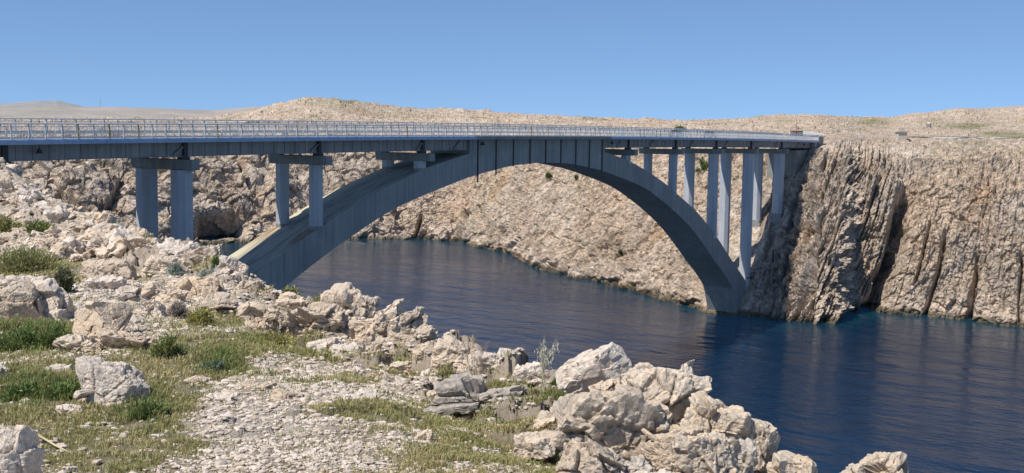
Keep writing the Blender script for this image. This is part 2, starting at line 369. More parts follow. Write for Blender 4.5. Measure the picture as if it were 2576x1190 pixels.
    d+=mid*(fd1*.45+fd2*1.0+fc2*.6+fc1*.35-np.exp(-(ge2/.06)**2)*.12+fb*1.4+fb2*.35+rg*.7+bed2*(B2*1.0+s2*1.2+s3*.5+B3*.5+k2*.5)+shorew*(B2*2.2+(idh-.5)*2.2+B1*1.5)+big*2.5)
    lf=leftw*face
    d+=lf*((idh-.5)*2.6+(h2-h1)*.8+fd1*.9+fd2*.4-np.exp(-(ge1/.05)**2)*.5+fb*3.6+rg*1.2+fb2*.3+big*6)
    # explicit gullies and the sea cave, carved as real recesses: (u0,v0,u1,v1,width,depth)
    gul=[(2266,480,2180,790,30,10.),(2380,585,2322,790,8,3.),(2455,640,2428,790,9,3.6),(2340,560,2300,700,6,2.2),(2570,640,2560,790,9,3.),(2105,640,2150,800,9,2.5),(1975,470,1925,640,12,3.),
         (1057,545,1040,600,7,5.),(1165,535,1150,608,12,7.),(1722,690,1705,760,8,3.5),(1880,560,1850,700,8,0),(2060,560,2030,800,8,2.2),(2015,430,1960,650,8,2.2),(300,460,250,560,16,5.),(480,430,600,520,10,4.),(600,410,640,480,12,4),(760,410,830,470,14,5.),(240,420,330,470,14,4.)]
    wob=fbm(V,6,3,55)
    for (a0,b0,a1,b1,wd,dp) in gul:
        t=np.clip((vv-b0)/(b1-b0),-.15,1.1);cx=a0+(a1-a0)*t+wob*wd*.9
        q=(uu-cx)/wd
        prof=np.where(q<0,np.exp(-(q/.28)**2),np.exp(-(q/1.15)**2))
        end=sstep(-.15,.12,(vv-b0)/(b1-b0))*(1-sstep(1.0,1.15,(vv-b0)/(b1-b0)))
        d-=prof*end*dp*face*(1.1+.5*np.clip(fb2,-1,1)+.3*(idr-.5))
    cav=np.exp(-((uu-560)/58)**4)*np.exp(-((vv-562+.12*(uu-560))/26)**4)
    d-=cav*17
    # plateau relief
    pl=1-face
    near=np.clip(1.2-dep/2500,.3,1)
    fbp=fbm(V*np.array([1,1,0.3]),26,5,61);fbq=fbm(V,6,4,67)
    qt=1-.8*sstep(2120,2260,uu)*(1-sstep(560,700,dep))
    pz=pl*(np.clip(fbp,-.5,1)*2.6*qt+np.abs(fbq)*1.2*qt+(fd1*.35+fd2*.35+.1))*near
    crag=sstep(.25,.5,fbm(V,30,3,71))*pl*qt
    pz+=crag*((idh)*1.6+rg*1.)
    # keep clear of the bridge end, road and abutment
    keep=sstep(0,8,np.maximum(np.abs(V[:,1]-.3)-5.5,0)+np.maximum(120-V[:,0],0)*1.)  # under the deck
    pz*=np.where((V[:,0]>110)&(V[:,0]<260),.25+.75*keep,1)
    d*=np.where((np.abs(V[:,1])<6.5)&(V[:,0]>80),.35,1)
    d*=.15+.85*sstep(0,14,np.hypot(V[:,0]-93,V[:,1]))  # arch foot
    V2=V+NN*d[:,None]; V2[:,2]+=pz
    under=(np.abs(V2[:,1])<6)&(V2[:,0]>128)&(V2[:,0]<149)
    V2[:,2]=np.where(under,np.minimum(V2[:,2],39.3),V2[:,2])
    # albedo
    tan=np.array([.535,.43,.33]);pale=np.array([.61,.52,.43]);grey=np.array([.41,.37,.33]);dark=np.array([.20,.175,.15]);orange=np.array([.50,.30,.15]);green=np.array([.165,.185,.085])
    n1=fbm(V,12,4,81);n2=fbm(V,3,4,85)
    cl=mixc(np.tile(tan,(n,1)),pale,sstep(-.2,.5,n1+.4*n2))
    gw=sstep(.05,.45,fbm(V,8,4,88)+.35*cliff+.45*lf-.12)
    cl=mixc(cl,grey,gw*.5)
    cl=mixc(cl,dark,np.clip(sstep(.2,.9,-k2)*.5+sstep(.3,.9,-k3)*.3+sstep(.3,.9,-k1)*.4,0,.8)*np.clip(cliff*bedA+.7*bed2*mid,0,1))  # crack shadows painted dark along the bedding
    ob=sstep(.38,.6,fbm(V,16,3,91)+.25*shorew);cl=mixc(cl,orange,ob*.4)
    for (a,b,sx,sy,s) in [(2475,487,38,26,.5),(2455,560,60,60,.2),(1600,742,14,10,.8),(1160,520,40,40,.3),(260,540,60,14,.35),(2000,650,16,14,.3)]:
        cl=mixc(cl,orange,s*np.exp(-((uu-a)/sx)**2-((vv-b)/sy)**2))
    cl=mixc(cl,dark,cav*.7)  # the cave's inner darkness is painted into the rock colour too
    veg=sstep(.12,.5,fbm(V*np.array([1,1,.5]),34,4,95)+.3*fbm(V,4,3,96)-.05)
    vegw=veg*(pl*.75*np.interp(uu,[600,1400,2000,2600],[.9,.75,.7,.7])+face*.12)
    cl=mixc(cl,green,np.clip(vegw,0,1))
    for (a,b,sx,sy,s) in [(2190,309,60,6,.75),(2430,318,70,7,.8),(2520,338,60,7,.8),(2590,346,60,6,.7),(2350,303,30,5,.4),(860,262,90,14,.35),(1000,285,60,10,.3)]:
        cl=mixc(cl,np.array([.19,.21,.09]),np.clip(pl*s*np.exp(-((uu-a)/sx)**2-((vv-b)/sy)**2)*(1+.8*n2),0,1))
    sp=sstep(.36,.5,fbm(V,1.5,2,301)+.35*fbm(V,15,3,302)-.02);cl=mixc(cl,np.array([.17,.19,.09]),sp*(.55*pl+.45*face*(1-cliff)+.2*cliff)*sstep(3,7,V[:,2]))
    cl=cl*(1+.10*fbm(V,28,3,305))[:,None]
    wet=1-sstep(.5,1.6,V2[:,2]+n2*.6);cl=mixc(cl,np.array([.11,.095,.06]),wet*.85)
    pw=sstep(1.0,2.0,V2[:,2])*(1-sstep(3,7,V2[:,2]+n2*2));cl=mixc(cl,pale*1.08,pw*.6)
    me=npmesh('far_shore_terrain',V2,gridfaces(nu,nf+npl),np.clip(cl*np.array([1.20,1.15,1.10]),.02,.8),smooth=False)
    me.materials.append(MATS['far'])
    return tag(link('far_shore_terrain',me),kind='structure'),V2.reshape(nu,nf+npl,3),u
far,FV,FU=far_terrain(); log('far terrain')
def farpoint(u,v):    # point of the far bank mesh seen at (u,v)
    i=int(np.clip(np.searchsorted(FU,u),1,len(FU)-2)); best=None
    for k in (i-2,i-1,i,i+1,i+2):
        a,b,_=proj(FV[k]); e=(a-u)**2+(b-v)**2
        m=np.where(e<e.min()+6)[0]
        j=m[0]
        if best is None or e[j]<best[0]-1: best=(e[j],FV[k,j])
    return best[1]
def water():
    nu,nv=260,420
    u=np.linspace(-3600,6000,nu);ang=YAW-np.arctan((u-W/2)/F)
    r_=np.concatenate([np.geomspace(20,900,nv-12),np.geomspace(1100,9000,12)])
    P=np.zeros((nu,nv,3));P[:,:,0]=CAM[0]+np.cos(ang)[:,None]*r_;P[:,:,1]=CAM[1]+np.sin(ang)[:,None]*r_
    V=P.reshape(-1,3);ds=np.interp(u,FT[:,0],FT[:,1]);dist=(ds[:,None]-r_[None,:]).ravel()
    nn=fbm(V,18,3,5)
    sh=np.exp(-np.clip(dist,0,999)/(9+26*(1-sstep(900,1500,np.repeat(u,nv)))))*(1+.5*nn)
    c=mixc(np.tile(np.array([.0012,.010,.024]),(len(V),1)),np.array([.008,.040,.045]),np.clip(sh,0,1))
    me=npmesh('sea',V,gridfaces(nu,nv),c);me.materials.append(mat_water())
    return tag(link('sea',me),kind='structure')
water()
def ridge(name,pts,d,base,col,amp,seed,sc_,depth=900,sag=60):
    pts=np.array(pts,float);nu=700;nv=70;u=np.linspace(pts[0,0],pts[-1,0],nu)
    v=np.interp(u,pts[:,0],pts[:,1]);hv=302.8+(340.4-302.8)*u/2576;ang=YAW-np.arctan((u-W/2)/F)
    zt=CAM[2]+(hv-v)/F*d*np.cos(np.arctan((u-W/2)/F))
    t=np.linspace(0,1,nv);P=np.zeros((nu,nv,3))
    dd=d-depth*(1-t)
    for i in range(nu):
        z=np.where(t<.75,base+(zt[i]-base)*np.sin(np.clip(t/.75,0,1)*math.pi/2)**1.3,zt[i]-(t-.75)*4*sag)
        rr=d+(t-.75)*depth
        P[i,:,0]=CAM[0]+np.cos(ang[i])*rr;P[i,:,1]=CAM[1]+np.sin(ang[i])*rr;P[i,:,2]=z
    V=P.reshape(-1,3);fb=fbm(V,sc_,5,seed);V=V.copy();V[:,2]+=fb*amp
    n1=fbm(V,sc_*.8,5,seed+9)
    cl=mixc(np.tile(np.array(col[0]),(len(V),1)),np.array(col[1]),sstep(-.2,.3,n1)*.8)
    me=npmesh(name,V,gridfaces(nu,nv),cl);me.materials.append(MATS['hill']);return tag(link(name,me),kind='structure')
ridge('distant_hill',[(-900,268),(-200,264),(0,262),(60,258),(100,255),(145,254),(180,261),(210,269),(300,278),(420,290),(520,300),(560,306)],3200,10,((.34,.33,.33),(.28,.29,.27)),3,3,160)  # distance haze is painted into the greyed base colours of the hills
ridge('rolling_hills',[(-900,280),(-200,274),(0,272),(60,270),(120,268),(200,270),(300,269),(380,271),(470,276),(540,278),(640,270),(720,272),(800,280),(900,300)],2200,20,((.40,.35,.31),(.33,.31,.27)),3,5,140)
ridge('eastern_hills',[(1700,325),(1900,300),(2050,293),(2200,304),(2330,284),(2395,273),(2450,275),(2500,271),(2560,267),(2700,262),(3300,268),(3600,280)],2300,30,((.44,.37,.31),(.38,.33,.27)),3,7,120)
log('hills')
# ------------------------------------------------------------------ near land
rcU=np.array([-1500,-600,0,50,100,200,300,400,490,600,700,860,1000,1100,1250,1400,1600,1800,2000,2600,4000.])
rcR=np.array([130,125,108,97,85,66,55,48,44,37,31,27,23,20,17,15,13.6,12.6,12,9,6.])
rcV=np.array([405,404,406,440,478,550,598,608,622,668,748,792,852,885,930,968,1055,1150,1300,1800,2600.])
hvU=lambda u:302.8+(340.4-302.8)*u/2576
def zcrest(u):
    rc=np.interp(u,rcU,rcR);v=np.interp(u,rcU,rcV);th=np.arctan((u-W/2)/F)
    z=CAM[2]-(v-hvU(u))/F*rc*np.cos(th)*(1+.0)   # depth = rc*cos(th) up to pitch
    return rc,np.where(u>2300,38.6,z)
def base_z(u,r):
    rc,zc=zcrest(u)
    zp=CAM[2]-(2.3+.067*np.minimum(r,60))
    t=sstep(.45,1,r/rc)
    z=zp*(1-t)+zc*t
    # sag in front of the rubble bank on the left
    x=np.clip(r-rc,0,None)
    drop=1.25*x-1.25*3*(1-np.exp(-x/3.))
    return z-drop
def ang_of(x,y):
    dx=x-CAM[0];dy=y-CAM[1];th=YAW-np.arctan2(dy,dx);return W/2+F*np.tan(np.clip(th,-1.2,1.2)),np.hypot(dx,dy)
PATCH=[(140,990,230,60,.8,1),(180,1110,260,70,.9,0),(430,960,110,60,.6,1), # green patches: u,v,su,sv,weight,(tone 0 green,1 yellow,2 dark)
 (60,850,130,34,1.3,2),(90,985,120,40,1.2,2),(360,1035,70,36,1.5,2),(60,1060,160,60,.9,0),(200,1130,180,50,.8,1),(470,880,120,30,1.1,0),(550,915,60,30,1.3,2),(650,855,100,22,1.,0),(760,870,60,18,.8,0),(560,800,90,20,.7,1),
 (850,890,60,14,.6,0),(1005,918,28,12,1.6,0),(730,740,40,12,1.3,1),(940,950,90,16,.7,0),(1280,990,120,26,1.0,0),(1400,1000,70,30,.9,2),(1350,1130,120,50,.7,1),(1050,1060,200,34,.55,1),(850,1040,120,22,.6,1),(1100,1150,150,40,.5,1),(1180,950,70,16,.6,1),(300,940,160,30,.7,1),(420,1000,90,30,.6,1),(100,575,110,16,1.,1),(100,660,120,30,1.1,1),(500,680,70,14,.9,0)]
def masks(V):
    uu,vv,_=proj(V)
    g=np.zeros(len(V));ye=np.zeros(len(V));dk=np.zeros(len(V))
    for a,b,su,sv,wt,t in PATCH:
        e=wt*np.exp(-((uu-a)/su)**2-((vv-b)/sv)**2);g+=e
        if t==1:ye+=e
        if t==2:dk+=e
    nz=fbm(V,.9,4,401)+.5*fbm(V,3,3,402)
    return np.clip(sstep(.15,.75,g*1.0+.46*nz+.12),0,1),ye,dk,uu,vv
def ground_dz(P,U,R_,full=False):
    rc,_=zcrest(U);q=R_/rc
    rocky=sstep(.62,.85,q+.12*fbm(P,2.5,3,201))
    rub=(1-sstep(180,340,U))*sstep(42,56,R_)
    steep=sstep(1.02,1.2,q)
    fa,ea=facets(P,.85,210,.5);fb_,eb=facets(P,.28,220,.5);b1,b2,idb=worley(P,.075,240)
    fb=fbm(P,2.5,5,205);fs=fbm(P,.35,4,206)
    dz=fb*.12+fs*.015+(idb-.5)*.022*np.exp(-R_/18)*1.2
    dz+=rocky*(fa*.8+fb_*.8-np.exp(-(ea/.08)**2)*.06-.05)*(1-rub*.5)
    dz+=rub*(fa*.45+fb_*.3)
    if full:
        h1,h2,idh=worley(P,2.2,230);dz+=steep*((idh-.5)*1.2+fbm(P,7,4,209)*2)
    led=sstep(.28,.42,fbm(P,1.6,3,251))*(1-rocky);dz+=led*(.02+fa*.25+fb_*.3)
    return dz,(rocky,rub,steep,led,idb,fs,fa)
def near_terrain():
    nu,nv=1500,820
    u=W/2+F*np.tan(np.linspace(math.radians(44),math.radians(-46),nu)*-1)
    rr=np.geomspace(5.,150,nv)
    ang=YAW-np.arctan((u-W/2)/F)
    U=np.repeat(u,nv);R_=np.tile(rr,nu)
    V=np.stack([CAM[0]+np.cos(np.repeat(ang,nv))*R_,CAM[1]+np.sin(np.repeat(ang,nv))*R_,base_z(U,R_)],1)
    n=len(V);P=V.copy();dz,(rocky,rub,steep,led,idb,fs,fc)=ground_dz(P,U,R_,True)
    V[:,2]+=dz
    gm,ye,dk,uu,vv=masks(P)
    pale=np.array([.60,.515,.43]);soil=np.array([.40,.315,.215]);tan=np.array([.50,.41,.32]);grn=np.array([.19,.19,.07]);straw=np.array([.42,.33,.16])
    cl=mixc(np.tile(soil,(n,1)),pale,sstep(-.25,.25,idb-.45+.6*fbm(P,.5,3,260)))
    cl=mixc(cl,tan,rocky*.9);cl=mixc(cl,np.array([.54,.45,.36]),rub*.7)
    cl=mixc(cl,straw,gm*.5*(1-.8*rocky)*sstep(-.3,.3,fs));cl=mixc(cl,grn,gm*.55*(1-.9*rocky))
    cl=mixc(cl,np.array([.33,.28,.24]),steep*.4)
    cl=mixc(cl,np.array([.56,.50,.43]),led*.6*(1-gm))
    me=npmesh('ground',V,gridfaces(nu,nv),np.clip(cl,.02,.8));me.materials.append(MATS['ground'])
    return tag(link('ground',me),kind='structure')
near_terrain();log('near terrain')
def gz(x,y):
    u,r=ang_of(np.asarray(x,float),np.asarray(y,float));return base_z(u,r)
def gnd_hit(u,v):      # where the view ray meets the near base surface
    R=ray(u,v);h=math.hypot(R[0],R[1]);rs=np.geomspace(5,115,500)
    z=CAM[2]+R[2]/h*rs;uu=np.full(500,float(u));g=base_z(uu,rs)
    k=np.argmax(z<g) if (z<g).any() else 499
    rc=float(np.interp(u,rcU,rcR))
    r_=min(rs[k],rc*1.02) if (z<g).any() else rc
    return np.array([CAM[0]+R[0]/h*r_,CAM[1]+R[1]/h*r_,float(base_z(np.array([float(u)]),np.array([r_]))[0])]),r_
# ------------------------------------------------------------------ bridge
def zb(x): return 40.93-.476*(x/100)**2        # underside of the edge beam
YN,YF=-4.72,5.3; XL,XR=-150.,147.; WA=3.58
bridge=tag(empty('arch_bridge',(0,0,0)),'long grey concrete arch bridge carrying a road across the blue strait','bridge')
xs=list(np.linspace(XL,XR,120))
m=MB();m.sweep([(YN+.12,.42),(YF-.12,.42),(YF-.12,.02),(YN+.12,.02)],xs,zb);m.build('deck_slab',MATS['conc'],bridge)
m=MB();m.sweep([(-3.4,.50),(3.9,.50),(3.9,.44),(-3.4,.44)],xs,zb);m.build('road_surface',MATS['asph'],bridge)
def edge(y,s,x0,x1,mt,name):
    m=MB();xx=list(np.linspace(x0,x1,max(3,int((x1-x0)/3))))
    m.sweep([(y,0),(y,.40),(y+s*.07,.50),(y+s*.55,.53),(y+s*.55,.10),(y+s*.12,.10),(y+s*.12,0)],xx,zb);return m.build(name,mt,bridge)
cuts=[XL,-119,-86.5,-60,-40,-20.9]
for a,b in zip(cuts[:-1],cuts[1:]): edge(YN,1,a+.02,b-.02,MATS['fas'],'edge_beam')
edge(YN+.03,1,-20.88,22.3,MATS['fasc'],'edge_beam')
for a,b in ((22.34,35),(35,75),(75,110),(110,144)): edge(YN,1,a+.02,b-.02,MATS['fas'],'edge_beam')
edge(YF,-1,XL,144,MATS['fas'],'edge_beam')
# girders with stiffeners
for side in (-1,1):
    yc=-3.15 if side<0 else 3.35
    for x0,x1 in ((XL,-21.2),(21.2,141.5)):
        m=MB();xx=list(np.linspace(x0,x1,60))
        m.sweep([(yc-.03,.02),(yc+.03,.02),(yc+.03,-1.5),(yc-.03,-1.5)],xx,zb)
        m.sweep([(yc-.25,-1.5),(yc+.25,-1.5),(yc+.25,-1.56),(yc-.25,-1.56)],xx,zb)
        x=x0+.8
        while x<x1-.3:
            for s in (-1,1): m.box(x-.012,x+.012,min(yc+s*.03,yc+s*.11),max(yc+s*.03,yc+s*.11),zb(x)-1.495,zb(x)+.015)
            x+=1.79
        m.build('girder',MATS['gird'],bridge)
# deck cross beams between the girders
for k in range(-3,11):
    x=(k-3.5)*21.5
    if abs(x)<24 or x>140: continue
    for dx in (-7.2,0,7.2):
        if abs(x+dx)<23 or x+dx>139 or x+dx<XL: continue
        m=MB();m.box(x+dx-.12,x+dx+.12,-3.11,3.31,zb(x)-1.2,zb(x)-.02);m.build('cross_beam',MATS['gird'],bridge)
# arch
EX=[(0,40.3),(10,40.0),(21,38.85),(31.3,37.05),(38,35.3),(42,34.2),(49.4,31.75),(56.1,29.1),(64,26.0),(70,23.0),(76.5,19.4),(84.6,14.2),(93.8,8.6),(96.2,7.2)]
IN=[(0,37.15),(9,36.85),(20.6,35.45),(32,33.2),(39.5,31.5),(49,28.1),(56.2,25.1),(62,22.4),(69,18.4),(75.9,13.9),(82,10.4),(86.8,7.1),(88.3,4.5),(90.6,-.4),(90.9,-3.)]
def itp(T,x): return float(np.interp(abs(x),[a for a,_ in T],[b for _,b in T]))
EXs=lambda x:(itp(EX,x-2)+itp(EX,x-1)+itp(EX,x)+itp(EX,x+1)+itp(EX,x+2))/5 if abs(x)<90 else itp(EX,x)
INs=lambda x:(itp(IN,x-2)+itp(IN,x)+itp(IN,x+2))/3 if abs(x)<84 else itp(IN,x)
m=MB();ax=sorted(set(list(np.linspace(-84,84,100))+[s*q for s in (-1,1) for q in (85.5,87,88.3,89.5,90.6,90.9)]))
V=[];Fs=[]
for x in ax:
    ze,zi=EXs(x),INs(x);V+=[(x,-WA,ze),(x,WA,ze),(x,WA,zi),(x,-WA,zi)]
for i in range(len(ax)-1):
    for k in range(4): Fs.append((i*4+k,(i+1)*4+k,(i+1)*4+(k+1)%4,i*4+(k+1)%4))
Fs+=[(0,1,2,3),tuple(4*(len(ax)-1)+k for k in (3,2,1,0))]
m.add(V,Fs)
def mat_archtop():
    m=mat_concrete('arch_surface',(.27,.28,.27),(.325,.33,.31),.26,joints=4.3)
    n=m.node_tree.nodes;l=m.node_tree.links;p=n['Principled BSDF'];src=p.inputs['Base Color'].links[0].from_socket
    g=N(n,'ShaderNodeNewGeometry');sx=N(n,'ShaderNodeSeparateXYZ');l.new(g.outputs['Normal'],sx.inputs[0])
    up=ramp(n,l,sx.outputs[2],[(.3,0),(.5,1)])
    mp=N(n,'ShaderNodeMapping');l.new(g.outputs['Position'],mp.inputs[0]);mp.inputs['Scale'].default_value=(.12,1.2,.2)
    top=mixrgb(n,l,ramp(n,l,noise(n,l,1.2,6,.65,mp.outputs[0]),[(.42,0),(.62,1)]),(.46,.43,.35),(.27,.25,.20))
    rs=mixrgb(n,l,ramp(n,l,noise(n,l,2.6,4,.6,mp.outputs[0]),[(.6,0),(.7,.8)]),top,(.16,.075,.03))
    # sunlight along the outer strip is painted in as a cream colour
    sp=N(n,'ShaderNodeSeparateXYZ');l.new(g.outputs['Position'],sp.inputs[0])
    mr=N(n,'ShaderNodeMapRange');l.new(sp.outputs[1],mr.inputs[0]);mr.inputs[1].default_value=1.6;mr.inputs[2].default_value=2.9
    rs=mixrgb(n,l,mr.outputs[0],rs,(.54,.49,.35))
    for yy in (-2.8,2.8):      # rust washing down the arch back from the column feet
        dx=N(n,'ShaderNodeMapRange');l.new(sp.outputs[0],dx.inputs[0]);dx.inputs[1].default_value=-61.5;dx.inputs[2].default_value=-54.6
        d2=N(n,'ShaderNodeMath',operation='LESS_THAN');l.new(sp.outputs[0],d2.inputs[0]);d2.inputs[1].default_value=-53.2
        ab=N(n,'ShaderNodeMath',operation='SUBTRACT');l.new(sp.outputs[1],ab.inputs[0]);ab.inputs[1].default_value=yy
        aa=N(n,'ShaderNodeMath',operation='ABSOLUTE');l.new(ab.outputs[0],aa.inputs[0])
        ya=ramp(n,l,aa.outputs[0],[(.55,1),(.85,0)])
        m1=N(n,'ShaderNodeMath',operation='MULTIPLY');l.new(dx.outputs[0],m1.inputs[0]);l.new(ya,m1.inputs[1])
        m2=N(n,'ShaderNodeMath',operation='MULTIPLY');l.new(m1.outputs[0],m2.inputs[0]);l.new(d2.outputs[0],m2.inputs[1])
        m3=N(n,'ShaderNodeMath',operation='MULTIPLY');l.new(m2.outputs[0],m3.inputs[0]);l.new(ramp(n,l,noise(n,l,3.,4,.6,mp.outputs[0]),[(.35,0),(.55,1)]),m3.inputs[1])
        rs=mixrgb(n,l,m3.outputs[0],rs,(.20,.085,.03))
    o=mixrgb(n,l,up,src,rs);l.new(o,p.inputs['Base Color']);return m
MATS['archtop']=mat_archtop()
for i in (-1,1):   # springing blocks
    pass
arch=m.build('arch',MATS['archtop'],bridge)
for s in (-1,1):
    mm=MB();P=[(s*90.95,-3.),(s*90.95,itp(EX,90.95)),(s*93.8,8.6),(s*96.2,7.0),(s*96.2,-3.)];mm.prism(P,-WA,WA,'y');mm.build('springing_block',MATS['archtop'],bridge)
# solid crown walls and their vertical joints
m=MB()
cx=list(np.linspace(-21.,22.2,24));V=[];Fs=[]
for x in cx:
    zt=zb(x)-.003;zl=EXs(x)-.6;V+=[(x,-WA-.004,zt),(x,WA+.004,zt),(x,WA+.004,zl),(x,-WA-.004,zl)]
for i in range(len(cx)-1):
    for k in range(4): Fs.append((i*4+k,(i+1)*4+k,(i+1)*4+(k+1)%4,i*4+(k+1)%4))
Fs+=[(0,1,2,3),tuple(4*(len(cx)-1)+k for k in (3,2,1,0))];m.add(V,Fs);m.build('crown_wall',MATS['arch'],bridge)
for i,x in enumerate([-18.9,-13.9,-8.9,-3.9,1.1,6.1,11.3,16.2,21.0]):
    m=MB();zt=zb(x)-.02;zl=INs(x)-([1.1,.75,.15,.1,.1,.1,.4,.5,.6][i]);m.box(x-.10,x+.10,-WA-.16,-WA-.006,zl,zt);m.build('drain_strip',MATS['dark'],bridge)
# piers
WK={-2:2.3,-1:2.45,0:2.2,1:1.62,2:1.62,5:1.62,6:1.62,7:2.1,8:2.45,9:2.5}
gb=lambda x:zb(x)-1.56
def octo(cx,cy,a,ch): 
    h=a/2;c=a*ch;return [(cx-h,cy-h+c),(cx-h+c,cy-h),(cx+h-c,cy-h),(cx+h,cy-h+c),(cx+h,cy+h-c),(cx+h-c,cy+h),(cx-h+c,cy+h),(cx-h,cy+h-c)]
for k,a in WK.items():
    x=(k-3.5)*21.5
    top=gb(x)-.32
    m=MB();hw=.62+.0*a
    m.box(x-hw,x+hw,-5.0,4.7,top-1.12,top)
    cap=m.build('pier_cap',MATS['conc'],bridge,bevel=.05)
    for y in (-2.8,2.8):
        yy=-3.15 if y<0 else 3.35
        m=MB();m.box(x-.45,x+.45,yy-.5,yy+.5,top+.001,gb(x)-.004);m.build('bearing',MATS['dark'],cap)
        m=MB();m.box(x-.28,x+.28,min(yy,yy+.36*(1 if y>0 else -1)),max(yy,yy+.36*(1 if y>0 else -1)),gb(x)+.01,zb(x)-.01);m.build('bearing_stiffener',MATS['dark'],bridge)
        if abs(x)<90: zl=min(EXs(x-a/2),EXs(x+a/2))-.3
        elif k==8: zl=6.0
        elif k==9: zl=22.2 if y<0 else 20.4
        else: zl=18
        m=MB();m.prism(octo(x,y,a,.27),zl,top-1.12-.002,'z');m.build('column',MATS['col'],bridge)
        if k in (1,0,2): 
            zf=EXs(x)+.25;m=MB();m.prism(octo(x,y,a+.05,.27),zl-.6,zf-.1,'z');m.build('column_foot',MATS['conc'],bridge)
        if k==9:
            m=MB();m.box(x-1.7,x+1.7,y-1.75,y+1.75,zl-7,zl-.9);m.box(x-1.45,x+1.45,y-1.5,y+1.5,zl-.9,zl);m.build('column_footing',MATS['conc'],bridge,bevel=.06)
# abutment at the far end
def mk_abut():
    m=MB();m.prism([(130.5,28),(130.5,gb(135)-.55),(141.6,gb(141)-.45),(141.6,zb(142)-.01),(148.8,zb(148)-.01),(148.8,28)],-3.3,4.6,'y');a=m.build('abutment',MATS['conc'],bridge)
    m=MB();m.box(141.2,143.4,-4.5,-3.31,30,zb(142)-.02);m.box(145.6,148.9,-4.5,-3.31,33,zb(148)-.02);m.build('buttress',MATS['conc'],a,bevel=.04)
    m=MB();m.box(144.1,147.8,YN-.1,YN+.5,38.6,41.6);m.build('end_pillar',MATS['conc'],a,bevel=.05)
mk_abut()
# drain pipes and lamps slung under the edge
for x in [-77,-55.5,-34,-25.0,27.,41.,60.5,80.,97,113,129.5]:
    z=zb(x);m=MB();m.tube([(x+1.9,-3.32,z-.03),(x+1.7,-3.34,z-.35),(x+.35,-3.5,z-1.2),(x+.1,-3.5,z-1.5),(x+.1,-3.5,z-1.95)],.10,8);m.build('drain_pipe',MATS['gird'],bridge)
for x in (-93.5,-18.,24.3,134.):
    z=zb(x);y=-3.9
    m=MB();m.tube([(x,y,z-.02),(x,y,z-.45)],.05,6);m.tube([(x,y,z-.4),(x,y-.02,z-.55),(x,y-.05,z-.85)],[.1,.2,.32],10);m.build('lamp',MATS['dark'],bridge)
# railings: thing > railing > post
def railing(y,s,zextra,xa,xb,nind,name):
    sp=1.797;m=MB();xx=list(np.linspace(xa,xb,90));h0=.50+zextra
    H0=1.50
    m.sweep([(y-.10,h0+H0-.05),(y-.05,h0+H0+.02),(y+.05,h0+H0+.02),(y+.10,h0+H0-.05),(y+.09,h0+H0-.14),(y-.09,h0+H0-.14)],xx,zb)
    r=m.build(name,MATS['rail'],bridge)
    m=MB();m.sweep([(y-.025,h0+.14),(y+.025,h0+.14),(y+.025,h0+.09),(y-.025,h0+.09)],xx,zb);m.sweep([(y-.025,h0+1.22),(y+.025,h0+1.22),(y+.025,h0+1.17),(y-.025,h0+1.17)],xx,zb);m.build('rail_bar',MATS['rail'],r)
    m=MB();x=xa+.1
    while x<xb:
        z=zb(x)+h0;m.box(x-.013,x+.013,y-.012,y+.012,z+.14,z+1.17);x+=.155
    m.build('baluster_panel',MATS['rail'],r)
    def post(m,x):
        z=zb(x)+h0;m.prism([(y-s*.05,z-.02),(y+s*.09,z-.02),(y+s*.05,z+.4),(y+s*.03,z+H0-.145),(y-s*.07,z+H0-.145),(y-s*.04,z+.4)],x-.045,x+.045,'x')
    allx=np.arange(-145.36+.0,xb,sp);allx=[x for x in allx if x>xa]
    vis=[x for x in allx if x>-101][:nind];rest=[x for x in allx if x not in vis]
    rng=np.random.RandomState(3)
    for i,x in enumerate(vis):
        m=MB();post(m,x);ru=rng.rand()<.14
        o=m.build('post',MATS['rust'] if ru else MATS['rail'],r)
        if ru:o['label']='rusty yellow stained railing post'
    m=MB()
    for x in rest: post(m,x)
    tag(m.build('post',MATS['rail'],r),kind='stuff');return r
railing(YN+.12,-1,0,-135,143.8,100,'railing')
railing(YF-.12,1,.42,-135,143.8,0,'railing')
# crash barriers between carriageway and walkways
for y in (-3.55,4.1):
    m=MB();xx=list(np.linspace(-135,143,80));m.sweep([(y-.03,1.15),(y+.05,1.09),(y-.03,1.02),(y+.05,.96),(y+.03,.96),(y-.05,1.02),(y+.03,1.09),(y-.05,1.15)],xx,zb);cb=m.build('crash_barrier',MATS['rail'],bridge)
    m=MB()
    for x in np.arange(-134,143,2.66): m.box(x-.04,x+.04,y-.11,y-.055,zb(x)+.51,zb(x)+1.2)
    tag(m.build('barrier_post',MATS['rail'],cb),kind='stuff')
log('bridge')

